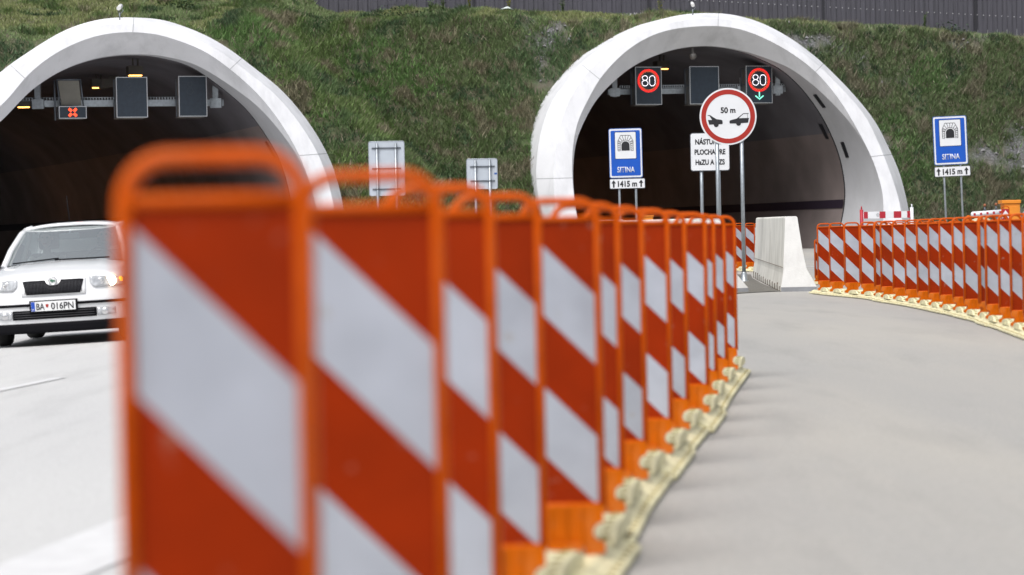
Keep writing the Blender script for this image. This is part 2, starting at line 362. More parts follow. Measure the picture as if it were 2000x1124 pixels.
f0, f1 = Gpx(1560, 521), Gpx(1760, 524); marking('edge_line', seg(f0, f1), .22)
f0, f1 = Gpx(1560, 486), Gpx(1640, 485); marking('edge_line', seg(f0, f1), .3)

# ------------------------------------------------------------------ portals
def catmull(pts, n=96):
    pts = [Vector((p[0], p[1])) for p in pts]; d = [0]
    for a, b_ in zip(pts, pts[1:]): d.append(d[-1]+(b_-a).length)
    out = []
    for i in range(n+1):
        s_ = d[-1]*i/n; k = 0
        while k < len(pts)-2 and d[k+1] < s_: k += 1
        t = (s_-d[k])/max(1e-6, d[k+1]-d[k]); p0 = pts[max(0, k-1)]; p1 = pts[k]; p2 = pts[k+1]; p3 = pts[min(len(pts)-1, k+2)]
        out.append(.5*((2*p1)+(p2-p0)*t+(2*p0-5*p1+4*p2-p3)*t*t+(3*p1-p0-3*p2+p3)*t**3))
    return out
def smooth_pts(q, it=3):
    for _ in range(it): q = [q[0]]+[(q[i-1]+2*q[i]+q[i+1])/4 for i in range(1, len(q)-1)]+[q[-1]]
    return q
def polar(pts, c, n=96, n2=400):
    # resample a left-foot-to-right-foot curve at equal angles round c, so that rings match point for point
    q = smooth_pts(catmull(pts, n2), 50); ang = [math.atan2(-(p.y-c[1]), p.x-c[0]) for p in q]
    ang = [a if a > -math.pi/2 else a+2*math.pi for a in ang]       # left foot > pi, right foot < 0
    a0, a1 = ang[0], ang[-1]; return q, ang, a0, a1
def at_ang(Q, a):
    q, ang, _, _ = Q
    for i in range(len(q)-1):
        if ang[i] >= a >= ang[i+1]:
            t = (ang[i]-a)/max(1e-9, ang[i]-ang[i+1]); return q[i].lerp(q[i+1], t)
    return q[0] if a > ang[0] else q[-1]
def portal(c, A, Gc, B, I, X0, Y0, label, ylow, jx):
    t = thing('tunnel_portal', label, 'tunnel portal', Ppl(c[0], ylow, X0, Y0))
    inv = Matrix.Translation(-t.location); n = 110
    rings = [polar(q, c) for q in (A, Gc, B, I)]
    a0 = min(r_[2] for r_ in rings); a1 = max(r_[3] for r_ in rings)
    Aw, Gw, Bw, Iw = [], [], [], []
    for i in range(n+1):
        a = a0+(a1-a0)*i/n; pa, pg, pb, pi = [at_ang(r_, a) for r_ in rings]
        if (pb-Vector(c)).length < (pi-Vector(c)).length+1.0: pb = pi + (pi-Vector(c)).normalized()*1.0
        gap = (pb-pi).length; pg2 = pg if (pg-Vector(c)).length > (pb-Vector(c)).length+2 else pb+(pb-Vector(c)).normalized()*2
        Aw.append(Pln(pa.x, pa.y, X0, Y0+.8)); Gw.append(Pln(pg2.x, pg2.y, X0, Y0)); Bw.append(Pln(pb.x, pb.y, X0, Y0-.02)); Iw.append(Pln(pi.x, pi.y, X0, Y0+.06+gap*.022))
    loc = lambda L: [inv @ p for p in L]
    mb = MB(); back = [p+AX*14 for p in Aw]
    mb.grid([loc(back), loc([p+AX*.02 for p in Aw]), loc(Aw)]); mb.grid([loc(Aw), loc(Gw)]); mb.grid([loc(Gw), loc(Bw)])
    mb.build('collar', M['concrete_w'], t)
    mb = MB(); mb.grid([loc(Bw), loc(Iw)]); mb.build('chamfer', M['concrete_w'], t)
    for fr_ in (.13, .30, .52, .70, .87):
        i = int(fr_*n); mb = MB()
        for Q1, Q2 in ((Aw, Gw), (Gw, Bw)):
            e_ = (Q1[i+1]-Q1[i]).normalized()*.012; o_ = Vector((0, -.004, 0)); mb.add(loc([Q1[i]-e_+o_, Q1[i]+e_+o_, Q2[i]+e_+o_, Q2[i]-e_+o_]), [(0, 1, 2, 3)])
        mb.build('seam', M['seam'], t)
    # inner block up to the joint, then lining
    J = [p+AX*3.4+UX*0 for p in Iw]
    def dep(p): return (Y0+4.3+.32*(p.x-X0)-p.y)/(AX.y-.32*AX.x)
    J = [p+AX*dep(p) for p in Iw]; Yp = [p-AX*3.4 for p in J]
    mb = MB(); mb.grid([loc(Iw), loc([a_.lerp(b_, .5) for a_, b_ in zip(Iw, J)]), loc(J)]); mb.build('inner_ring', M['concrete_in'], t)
    cen = sum(J, Vector())/len(J)
    def sc_(p, k): return cen+(p-cen)*k
    mb = MB(); mb.grid([loc(J), loc([sc_(p, 1.012) for p in J]), loc([sc_(p, 1.012)+AX*.10 for p in J]), loc([p+AX*.10 for p in J])]); mb.build('joint', M['black'], t)
    # lining, curving to the left
    L0 = [p+AX*.10 for p in J]; secs = [L0]; base = Vector(L0[0])
    steps = 16; pos = Vector(cen)+AX*.1; ang = 0
    for k in range(1, steps+1):
        ang = R(.55)*k; dr = Matrix.Rotation(ang, 3, 'Z') @ AX; pos = pos+dr*5; rot = Matrix.Rotation(ang, 3, 'Z')
        secs.append([pos+rot @ (p-(cen+AX*.1)) for p in L0])
    zb = min(L0[0].z, L0[-1].z)
    def band(lo, hi, off=0):
        mb = MB()
        for i in range(n):
            zm = (L0[i].z+L0[i+1].z)/2-zb
            if lo <= zm < hi:
                for k in range(steps): mb.add([inv @ p for p in (secs[k][i], secs[k][i+1], secs[k+1][i+1], secs[k+1][i])], [(0, 1, 2, 3)], True)
        return mb
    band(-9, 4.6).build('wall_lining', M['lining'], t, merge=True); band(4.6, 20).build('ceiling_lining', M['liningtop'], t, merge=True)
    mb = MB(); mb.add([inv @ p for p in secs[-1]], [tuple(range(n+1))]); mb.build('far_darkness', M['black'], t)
    # purple stripe on both walls
    mb = MB()
    for side in (0, 1):
        idx = range(n//2) if side == 0 else range(n//2, n+1)
        def zi(sec, z):
            L = [sec[i] for i in idx]; L = L if side else L
            for p, q in zip(L, L[1:]):
                if (p.z-z)*(q.z-z) <= 0: return p.lerp(q, (z-p.z)/(q.z-p.z) if q.z != p.z else 0)
            return L[0]
        rows = []
        for k in range(steps+1):
            c2 = sum(secs[k], Vector())/len(secs[k]); r_ = []
            for z in (G(7, 95)+1.52, G(7, 95)+1.84):
                p = zi(secs[k], z); d_ = Vector((c2.x-p.x, c2.y-p.y, 0)).normalized()*.03; r_.append(inv @ (p+d_))
            rows.append(r_)
        mb.grid(rows)
    mb.build('wall_stripe', M['stripe'], t)
    # recessed slots beside the joint
    for f_, off in jx:
        i = int(f_*n); p, q = Yp[i], Yp[i+2]
        d_ = (cen-AX*3.4-p).normalized()*.03; b0 = p+AX*off+d_; b1 = q+AX*off+d_
        u = (b1-b0); u = u.normalized()*1.0
        mb = MB(); mb.add([inv @ v for v in (b0, b0+u*.62, b0+u*.62+AX*.26, b0+AX*.26)], [(0, 1, 2, 3)]); mb.build('wall_slot', M['black'], t, solid=.02)
    return t, Aw, cen
A_R = [(1090,530),(1078,490),(1062,430),(1051,385),(1047,350),(1048.5,304),(1057,256),(1077,199),(1114,151),(1154,111),(1211,74),(1268,45.6),(1325,30),(1379,25.6),(1438.6,30),(1495.5,48.4),(1552,80),(1600,117),(1617,133),(1664,181),(1710,238),(1735,288),(1756,334),(1770,387),(1776,416),(1780,470),(1781,530)]
G_R = [(1110,530),(1100,490),(1089,430),(1083,385),(1081,350),(1084,304),(1092,256),(1104,214),(1125,172),(1160,128),(1211,88),(1268,58),(1325,42),(1379,37),(1438.6,42),(1495.5,62),(1552,93),(1600,130),(1648,178),(1689,225),(1713,273),(1728,309),(1746,358),(1760,409),(1764,470),(1765,530)]
I_R = [(1152,530),(1143,490),(1128,428),(1122,385),(1119,350),(1120,316),(1125,276),(1139,242),(1162,199),(1199,159),(1239,128),(1282,108),(1325,95),(1370,90),(1410,92),(1467,104),(1524,125),(1543,133),(1589,167),(1621,197),(1653,231),(1678,265),(1699,302),(1715,345),(1723.5,380),(1725,416),(1722,470),(1718,530)]
B_R = [(1151,530),(1142,490),(1127,428),(1121,385),(1118,350),(1117,316),(1120,276),(1129,235),(1146,200),(1168,159),(1199,122),(1239,88),(1296,61),(1376,51),(1439,55.5),(1495.5,76),(1552,108),(1600,147),(1640,196),(1662,231),(1681,265),(1700,302),(1716,345),(1724.5,380),(1726,416),(1723,470),(1719,530)]
tr_, AwR, cenR = portal((1395, 340), A_R, G_R, B_R, I_R, 7.5, 91, 'right hand tunnel portal with white concrete collar, behind the round 50 m sign', 500, [(.745, 2.6), (.845, 2.6), (.80, 3.75)])
A_Lr = [(240,34),(280,35.5),(320,39),(391,64),(445,94),(495,132),(552,178),(605,242),(640.6,302.5),(658,349),(669,395),(673,421),(676,470),(674,560)]
A_Ll = [(-190,560),(-196,470),(-192,395),(-170,330),(-135,270),(-85,215),(-40,172),(0,145),(24,124),(56,102.5),(80,86.5),(104,70.5),(136,55),(168,44),(200,37)]
I_Lr = [(256,106),(296,107),(320,110.5),(374,123),(427,152),(480,189),(505,209),(530,236),(555,267),(580,303),(600,345),(612,385),(619,421),(622,470),(620,560)]
I_Ll = [(-136,560),(-143,470),(-138,400),(-118,345),(-85,302),(-40,266),(0,240),(30,208),(58,179),(77,165),(104,147),(136,131),(176,117),(216,109)]
B_Lr = [(256,63),(296,65.7),(320,70.5),(391,96),(445,131.7),(498,178),(534,220),(562,262),(584,302),(601,345),(613,385),(620,421),(623,470),(621,560)]
B_Ll = [(-137,560),(-144,470),(-140,400),(-122,340),(-90,290),(-40,243),(0,209),(27,180),(46,155),(69,133),(96,112),(136,89.7),(176,73.7),(216,65)]
def lerpc(a, b_, k): return [(x0*(1-k)+x1*k, y0*(1-k)+y1*k) for (x0, y0), (x1, y1) in zip(a, b_)]
A_L = A_Ll+A_Lr; G_L = [(x+(240-x)*.045, y+(330-y)*.045) for x, y in A_L]
tl_, AwL, cenL = portal((240, 330), A_L, G_L, B_Ll+B_Lr, I_Ll+I_Lr, -11.6, 76, 'left hand tunnel portal with white concrete collar and red cross lane signal', 520, [(.845, 3.75)])

# ------------------------------------------------------------------ hill
def foot(X): return 92.0+.32*(X-7.5)
def footL(X): return 77.0+.32*(X+11.6)
def nz2(x, y, s, o=0): return noise.noise(Vector((x*s, y*s, o)))
SLP = 1.65
def hillz(X, Y):
    g = G(X, Y)
    top = 8.85-.0028*(X-4)**2; t = Y-foot(X)
    slope = min(t*SLP, top+max(0, (t-top/SLP))*(.10-.0022*X))
    if t < 0: slope = t*.4
    tL = Y-footL(X)
    crest = 8.3+(-8.5-X)*1.08 if X > -8.5 else 8.3
    if X < -8.5: zL = min(tL*SLP, 8.0+max(0, tL-8.0/SLP)*.14)
    else: zL = min(tL*SLP, crest+max(0, tL-max(0, crest)/SLP)*.10)
    if tL < 0: zL = tL*.4
    k = 1.2; m = max(slope, zL); d = abs(slope-zL)
    if d < k: m += (k-d)**2/(4*k)
    amp = min(1, max(0, m)/1.5)
    m += amp*(nz2(X, Y, .35, 1)*.3+nz2(X, Y, .9, 5)*.22+nz2(X, Y, 2.3, 9)*.09)
    return g+m-.05
def inside_tube(p, Aw, margin):
    # signed test against collar outline swept along the axis
    o = Aw[len(Aw)//2]; d = (p-o).dot(AX); 
    if d < -4.2: return False
    q = p-AX*d; u = [(a-o).dot(UX) for a in Aw]; z = [a.z for a in Aw]; pu = (q-o).dot(UX)
    cu = (min(u)+max(u))/2; cz = 3.2; best = None
    ang = math.atan2(p.z-cz, pu-cu); rr = math.hypot(pu-cu, p.z-cz)
    if p.z < 0.8: return min(u)+margin < pu < max(u)-margin
    bi = min(range(len(Aw)), key=lambda i: abs(math.atan2(z[i]-cz, u[i]-cu)-ang))
    return rr < math.hypot(u[bi]-cu, z[bi]-cz)-margin
x0, x1, y0, y1, stp = -34, 36, 74, 122, .4
nx, ny = int((x1-x0)/stp), int((y1-y0)/stp)
HV = [[Vector((x0+i*stp, y0+j*stp, hillz(x0+i*stp, y0+j*stp))) for i in range(nx+1)] for j in range(ny+1)]
def stone(x, y, z):
    v = nz2(x*.8, z*1.6, .42, 20)+.5*nz2(x, z*1.6, 1.1, 30)+(.12 if x > 13 else 0)+(.10 if z > 8 else 0)-(.25 if x < -2 else 0)
    return min(1, max(0, (v-.40)*5))
ins = [[inside_tube(p, AwR, .25) or inside_tube(p, AwL, .25) for p in row] for row in HV]
mb = MB(); mb.v = [tuple(p) for r_ in HV for p in r_]; ids = nx+1
for j in range(ny):
    for i in range(nx):
        if ins[j][i] and ins[j][i+1] and ins[j+1][i] and ins[j+1][i+1]: continue
        if HV[j][i].z < G(HV[j][i].x, HV[j][i].y)-.6: continue
        mb.f.append((j*ids+i, j*ids+i+1, (j+1)*ids+i+1, (j+1)*ids+i)); mb.sm.append(True)
hill = mb.build('hill', M['hill'], fixn=False); hill['kind'] = 'structure'
att = hill.data.attributes.new('stone', 'FLOAT', 'POINT'); att.data.foreach_set('value', [stone(*v) for v in mb.v])
# grass blades
def make_grass():
    N = 300000; xs = rng.uniform(-30, 26, N*2); ys = rng.uniform(77, 113, N*2); keep = []
    V = []; Cc = []
    cnt = 0
    # tufts
    for x, y in zip(xs, ys):
        i, j = (x-x0)/stp, (y-y0)/stp; a, b_ = int(i), int(j); fi, fj = i-a, j-b_
        z = (HV[b_][a].z*(1-fi)+HV[b_][a+1].z*fi)*(1-fj)+(HV[b_+1][a].z*(1-fi)+HV[b_+1][a+1].z*fi)*fj
        if z < G(x, y)+.1: continue
        if abs(x*5000/y) > 1080 : continue
        p = Vector((x, y, z))
        if ins[b_][a] : continue
        flat = (HV[b_+1][a].z-HV[b_][a].z)/stp < .4 and not (-9.5 < x < -1.5 and y < 98)
        st = stone(x, y, z)
        if random.random() < st*.93: continue
        if flat and random.random() < .6: continue
        keep.append((x, y, z, flat)); cnt += 1
        if cnt > 140000: break
    K = len(keep); nb = 5
    verts = np.zeros((K*nb, 3, 3)); cols = np.zeros((K*nb, 4))
    green = np.array((.145, .235, .085)); lush = np.array((.150, .300, .070)); olive = np.array((.215, .255, .095)); dry = np.array((.290, .245, .175)); dark = np.array((.085, .150, .068)); yel = np.array((.240, .270, .090))
    for q, (x, y, z, flat) in enumerate(keep):
        n1 = nz2(x, z*1.2, .30, 40); n2 = nz2(x, z*1.3, .8, 50); n3 = nz2(x, z, 2.2, 60)
        if flat: base = yel*.6+olive*.4 if n1+n2*.5 > -.12 else green*.6+olive*.4
        else:
            if x < -4 and n1 > -.25: base = lush*.5+olive*.5 if n2 > -.05 else green
            else: base = green*.7+olive*.3
            if n2+n3*.7 > .38: base = dry*.75+olive*.25
            elif n2+n3*.6 < -.34: base = dark
            elif n1 < -.25: base = dark*.5+green*.5
            elif n1 > .3: base = lush*.6+green*.4
        L = (.15 if flat else .27)*(1+.5*n3+.3*n2); L = max(.08, L)
        for k in range(nb):
            a = random.uniform(0, 2*math.pi); r_ = random.uniform(0, .16); bx, by = x+r_*math.cos(a), y+r_*math.sin(a)
            h = L*random.uniform(.55, 1.35); th = random.uniform(0, 2*math.pi); w_ = random.uniform(.011, .026)
            lean = random.uniform(.15, .9)*h; la = random.uniform(-math.pi, math.pi)
            dx, dy = lean*math.cos(la), lean*math.sin(la)-(0 if flat else .35*h)
            i_ = q*nb+k; bz = z-.03
            verts[i_, 0] = (bx-w_*math.cos(th), by-w_*math.sin(th), bz); verts[i_, 1] = (bx+w_*math.cos(th), by+w_*math.sin(th), bz); verts[i_, 2] = (bx+dx, by+dy, bz+h*(.9 if flat else .8))
            c = base*random.uniform(.7, 1.3)
            if random.random() < .10: c = dry*random.uniform(.7, 1.3)
            gs = .16 if x < 10 else .30; c = c*(1-gs)+np.array((.92, 1.0, .92))*c.mean()*gs*(1 if x < 10 else .9)
            cols[i_, :3] = c; cols[i_, 3] = 1
    n_ = K*nb; me = bpy.data.meshes.new('grass'); me.vertices.add(n_*3); me.vertices.foreach_set('co', verts.ravel())
    me.loops.add(n_*3); me.loops.foreach_set('vertex_index', np.arange(n_*3, dtype=np.int32)); me.polygons.add(n_); me.polygons.foreach_set('loop_start', np.arange(0, n_*3, 3, dtype=np.int32)); me.polygons.foreach_set('loop_total', np.full(n_, 3, dtype=np.int32))
    me.update(); ca = me.color_attributes.new('gcol', 'FLOAT_COLOR', 'POINT'); ca.data.foreach_set('color', np.repeat(cols, 3, axis=0).ravel())
    me.materials.append(M['grass']); o = bpy.data.objects.new('grass', me); COL.objects.link(o)
    tag(o, 'uneven green and brown grass covering the slope above the portals', 'grass', kind='stuff')
    return keep
KEEP = make_grass()
# stones lying on the bare patches
mb = MB()
for _ in range(9000):
    x, y = random.uniform(-18, 24), random.uniform(88, 107)
    i, j = int((x-x0)/stp), int((y-y0)/stp); p = HV[j][i]
    if ins[j][i] or p.z < .6 or stone(x, y, p.z) < .5: continue
    z = hillz(x, y)
    s_ = random.uniform(.04, .11); a = random.uniform(0, 6.3)
    q = [Vector((math.cos(a+k*1.57)*s_*random.uniform(.6, 1.2), math.sin(a+k*1.57)*s_, random.uniform(-.02, .02))) for k in range(4)]
    t_ = Vector((0, -.02, s_*random.uniform(.7, 1.2))); c_ = Vector((x, y, z))
    mb.add([c_+v for v in q]+[c_+t_], [(0, 1, 4), (1, 2, 4), (2, 3, 4), (3, 0, 4)])
mb.build('rubble', mat('pale_rubble', (.33, .32, .34), .9, var=.35, vscale=6), fixn=False); tag(bpy.data.objects['rubble'], 'pale grey rubble showing in bare patches between the grass', 'rubble', kind='stuff')
# bushes / tall weeds along the crest
def weed(px, py, Y, h, label, col):
    p = P(px, py, Y); z = hillz(p.x, Y); t = thing('weed', label, 'weed', (p.x, Y, z))
    mb = MB(); ml = MB()
    for k in range(5):
        a = random.uniform(0, 6.3); top = Vector((math.cos(a)*.12*h, math.sin(a)*.12*h, h*random.uniform(.7, 1))); mb.tube([(0, 0, 0), top*.5+Vector((0, 0, .02)), top], [.012, .009, .005], 5)
        for _ in range(26):
            c_ = top*random.uniform(.2, 1); b_ = random.uniform(0, 6.3); l_ = random.uniform(.05, .13); d_ = Vector((math.cos(b_), math.sin(b_), random.uniform(-.2, .8)))*l_; s_ = Vector((-math.sin(b_), math.cos(b_), 0))*l_*.25
            ml.add([c_, c_+d_*.5+s_, c_+d_, c_+d_*.5-s_], [(0, 1, 2, 3)])
    mb.build('stem', M['wstem'], t); ml.build('foliage', col, t, fixn=False)
M['wstem'] = mat('weed_stem', (.10, .13, .04), .8); M['wleaf'] = mat('weed_leaf', (.10, .20, .05), .7, var=.4, vscale=20); M['wyel'] = mat('weed_yellow_flower', (.45, .42, .04), .7, var=.3, vscale=20)
for px, Y, h, lab, c_ in ((866, 106, 1.3, 'tall green weed before the fence, between the portals', 'wleaf'), (1100, 106, 1.1, 'bushy green weed against the dark fence, left of the right portal', 'wleaf'), (1290, 107, 1.2, 'yellow flowering weed before the fence beside the right portal camera', 'wyel'), (1805, 103, .8, 'small leafy weed at the lower edge of the fence on the far right', 'wleaf'), (842, 106, .9, 'thin weed stalk left of the tall green weed', 'wleaf'), (918, 106, 1.0, 'thin weed stalk right of the tall green weed', 'wyel'), (994, 105, 1.0, 'yellow tipped weed behind the scrap of white sheet', 'wyel')):
    weed(px, 30, Y, h, lab, M[c_])
M['wbush'] = mat('bush_leaf', (.045, .105, .035), .7, var=.4, vscale=20)
def bush(px, Y, r_, label):
    p = P(px, 30, Y); z = hillz(p.x, Y); t = thing('bush', label, 'bush', (p.x, Y, z)); ml = MB(); mb = MB()
    for k in range(7): mb.tube([(0, 0, 0), (random.uniform(-r_, r_)*.6, random.uniform(-r_, r_)*.5, r_*.8)], .01, 5)
    for _ in range(420):
        v = Vector((random.gauss(0, .45)*r_*1.3, random.gauss(0, .4)*r_, abs(random.gauss(.4, .3))*r_)); l_ = random.uniform(.05, .12); b_ = random.uniform(0, 6.3); d_ = Vector((math.cos(b_), math.sin(b_), random.uniform(-.4, .6)))*l_; s_ = Vector((-math.sin(b_), math.cos(b_), .2))*l_*.4
        ml.add([v, v+d_*.5+s_, v+d_, v+d_*.5-s_], [(0, 1, 2, 3)])
    mb.build('stem', M['wstem'], t); ml.build('foliage', M['wbush'], t, fixn=False)
for px, Y, r_, lab in ((357, 92, .55, 'round green bush right of the left portal camera'), (770, 102.5, .6, 'dark low bush on the crest between the portals'), (815, 102.8, .4, 'smaller dark bush just right of the dark low bush'), (1850, 101, .5, 'rounded green bush on the slope below the far right of the fence')):
    bush(px, Y, r_, lab)

# fence
fa, fb = P(560, 0, 113), P(2080, 0, 113)
t = thing('noise_fence', 'long dark grey fence of upright boards on top of the hill', 'fence', (0, 113, 10.2))
mb = MB(); md = MB(); mp = MB(); X = -16.0; k = 0
def fz(X): return 11.35-.072*X-.07*max(0, X-12)*0
while X < 30:
    wd = .215; dy = 0 if k % 2 else .05; z = fz(X)-10.2
    mb.box((X, dy, z-1.2), (X+wd-.012, dy+.04, z+3.2)); k += 1; X += wd
mb.box((-16, .06, fz(0)-10.2-1.6), (30, .08, 3.6))
X = -16
while X < 30:
    z = fz(X)-10.2+.13+(.40 if X > 0 else .40); md.box((X, -.012, z), (X+.035, .0, z+.035)); X += .27
for X in (6.2, 13.9, 20.6, -1.5): mp = MB().box((X, -.035, fz(X)-10.2-1.4), (X+.10, .05, fz(X)-10.2+3.3)); mp.build('post', M['fencepost'], t, fixn=False)
nf = len(mb.f); mb.add(md.v, md.f); fo = mb.build('boards', M['fence'], t, fixn=False); fo.data.materials.append(M['dot'])
for p_ in fo.data.polygons[nf:]: p_.material_index = 1
# scrap of white sheet on the crest
p = P(990, 28, 104); p.z = hillz(p.x, 104)+.10
mb = MB(); rows = []
for i in range(5):
    rows.append([Vector(((j/8-.5)*.55*(1-.15*abs(i-2)), (i/4-.5)*.5, (.11*math.sin(math.pi*j/8)+.015*math.sin(j*1.3+i))*math.sin(math.pi*(i+.5)/5))) for j in range(9)])
mb.grid(rows); o = mb.build('plastic_sheet', mat('white_sheet', (.70, .78, .76), .5, var=.1), solid=.01); o.location = p; tag(o, 'scrap of white plastic sheet lying on the crest between the portals', 'plastic sheet')

# ------------------------------------------------------------------ guide boards
def proto_board():
    t = thing('guide_board', 'x', 'guide board')
    W, H = .120, 1.10; rc = .055; pts = []
    for cx, cz, a0 in ((W-rc-.011, H-rc-.011, 0), (-W+rc+.011, H-rc-.011, 90)):
        for k in range(7): a = R(a0+k*15); pts.append((cx+rc*math.cos(a), 0, cz+rc*math.sin(a)))
    path = [(W-.011, 0, .19)]+pts+[(-W+.011, 0, .19)]
    mb = MB(); mb.tube(path, 1, 12, ell=(.022, .011, (0, 1, 0)))
    mb.tube([(-W+.015, 0, 1.037), (W-.015, 0, 1.037)], 1, 10, ell=(.020, .009, (0, 1, 0))); mb.tube([(-W+.015, 0, .195), (W-.015, 0, .195)], 1, 10, ell=(.020, .011, (0, 1, 0)))
    mb.build('frame', M['orange'], t)
    mb = MB(); mb.box((-W+.017, -.010, .203), (W-.017, .010, 1.031)); mb.build('panel', M['panel'], t)
    # foot with hooked cut-outs
    poly = [(-.112, .200), (-.112, .150)]
    for k in range(9): a = R(90-k*22.5); poly.append((-.112+.030*math.cos(a), .118+.030*math.sin(a)))
    poly += [(-.116, .085), (-.118, .058), (-.060, .050), (-.052, .078), (.052, .078), (.060, .050), (.118, .058), (.116, .085)]
    for k in range(9): a = R(-90-k*22.5); poly.append((.112+.030*math.cos(a), .118+.030*math.sin(a)))
    poly += [(.112, .150), (.112, .200)]
    mb = MB(); mb.prism(poly, -.028, .028)
    for xx in (-.045, 0, .045): mb.box((xx-.006, -.036, .075), (xx+.006, .036, .196))
    mb.box((-.05, -.05, .045), (.05, .05, .09)); mb.build('foot', M['orange2'], t, bevel=.004)
    return t
def proto_base(L=1.02):
    """one clip-together yellow base unit: skirt, raised spine, ribbed domes either side of the board socket"""
    prof = [(-.175, 0), (-.175, .014), (-.168, .020), (-.142, .024), (-.136, .030), (-.122, .034), (-.100, .052), (.100, .052), (.122, .034), (.136, .030), (.142, .024), (.168, .020), (.175, .014), (.175, 0)]
    mb = MB(); n = 14; rows = []
    for i in range(n+1): rows.append([Vector((x*(1+.02*math.sin(i*math.pi)), -L/2+L*i/n*.992, z)) for x, z in prof])
    mb.grid(rows, smooth=False); mb.add(rows[0], [tuple(range(len(prof)))]); mb.add(rows[-1], [tuple(range(len(prof)))])
    # domes: elongated ribbed mounds, one before and one behind the socket
    def fan(x0_, x1_, ry, rz, cy=.505, z0=.050):
        N_ = 18; arc = [(cy-ry*math.cos(math.pi*k/N_), z0+rz*math.sin(math.pi*k/N_)**.8) for k in range(N_+1)]
        rows = [[Vector((x, y, z)) for y, z in arc] for x in (x0_, x1_)]; mb.grid(rows, smooth=True)
        for x in (x0_, x1_): mb.add([Vector((x, y, z)) for y, z in arc], [tuple(range(N_+1))])
    fan(-.122, .122, .27, .056)
    nf = len(mb.f); mh = mb
    for sgn in (-1, 1):
        for k in range(10): y = -L/2+L*(k+.5)/10; mh.box((sgn*.154-.007, y-.022, .018), (sgn*.154+.007, y+.022, .0245))
        for k in range(9):
            a = math.pi*(k+1)/10; y = .505-.27*math.cos(a); zz = .050+.056*math.sin(a)**.8; mh.box((sgn*.090-.014, y-.009, zz-.008), (sgn*.090+.014, y+.009, zz+.0030))
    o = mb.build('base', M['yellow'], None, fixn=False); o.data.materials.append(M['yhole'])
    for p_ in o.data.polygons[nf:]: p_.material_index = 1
    return o
PB = proto_board(); base0 = proto_base(); base0.parent = PB; index_kids(PB)
first = [True]
def guide_board(X, Y, face, run, label, group, scale=1.0, run_len=None):
    """face: yaw of the board, run: heading of the base chain at this board"""
    if first[0]: t = PB; first[0] = False
    else: t = copy_tree(PB)
    t.location = (X, Y, G(X, Y)+.010); t.rotation_euler = (0, -math.atan(.04) if X < -1 and False else 0, face); t.scale = (scale,)*3
    t['label'] = label; t['group'] = group
    b = [c for c in t.children if c.name.startswith('base')][0]
    b.rotation_euler = (0, 0, run-face); b.scale = (1, (run_len or 1.02)/1.02, 1)
    return t
ORD = ['first', 'second', 'third', 'fourth', 'fifth', 'sixth', 'seventh', 'eighth', 'ninth', 'tenth', 'eleventh', 'twelfth', 'thirteenth', 'fourteenth', 'fifteenth', 'sixteenth', 'seventeenth', 'eighteenth', 'nineteenth', 'twentieth']
def row(pts, faces, labels, group, scale=1.0):
    n = len(pts)
    for i, (X, Y) in enumerate(pts):
        a = pts[max(0, i-1)]; b_ = pts[min(n-1, i+1)]; run = -math.atan2(b_[0]-a[0], b_[1]-a[1]); ln = math.hypot(b_[0]-a[0], b_[1]-a[1])/(1 if i in (0, n-1) else 2)
        guide_board(X, Y, faces[i], run, labels[i], group, scale, ln)
Lrow = [(-.455, 2.12), (-.238, 3.09), (-.106, 4.07), (-.03, 5.11), (.075, 6.2), (.25, 7.14), (.352, 8.2), (.485, 9.3), (.646, 10.4), (.796, 11.6), (.972, 12.7), (1.11, 13.9), (1.275, 15.2), (1.45, 16.5)]
LS = [1.0, 1.005, 1.025, 1.04]+[1.05]*10; Lp = [(x*k_-.12, y*k_) for (x, y), k_ in zip(Lrow, LS)]; lf = [R(a) for a in (0, -1, 2, -2, 3, -1, 2, 0, -3, 2, -1, 3, 1, -2)]
labs = ['heavily blurred guide board cut by the left edge of the picture, nearest of all', 'largest blurred guide board with a full rounded handle, in front of the white car']
nm = {2: 'blurred guide board directly right of the largest one', 3: 'blurred narrow slice of guide board below the left back-turned sign'}
for i in range(2, 14): labs.append(nm.get(i, '%s guide board along the left row, counted from the blurred near end' % ORD[i-1]) if i < 13 else 'last guide board of the left row, farthest and sharpest, beside the grey lane')
row(Lp, lf, labs, 'red and white guide boards of the left row')
rp = [1597, 1620.3, 1649.6, 1681, 1705, 1720, 1743.5, 1767.7, 1790.5, 1813, 1834.6, 1860, 1881.5, 1907, 1924, 1950, 1972.6, 1997, 2026, 2058]
Rp = []
for i, px in enumerate(rp):
    Y = 40-i*1.02; p = P(px, 560, Y); Rp.append((p.x+.12, Y))
rf = [R(random.uniform(-4, 4)) for _ in rp]
for i in (4, 13): rf[i] = R(28)
labs = ['farthest guide board of the right row, beside the concrete barrier']+['%s guide board of the right row, counted from the concrete barrier' % ORD[i] for i in range(1, 18)]+['guide board of the right row just cut by the right edge of the picture', 'nearest guide board of the right row, beyond the right edge of the picture']
row(Rp[:18], rf, labs, 'red and white guide boards of the right row')
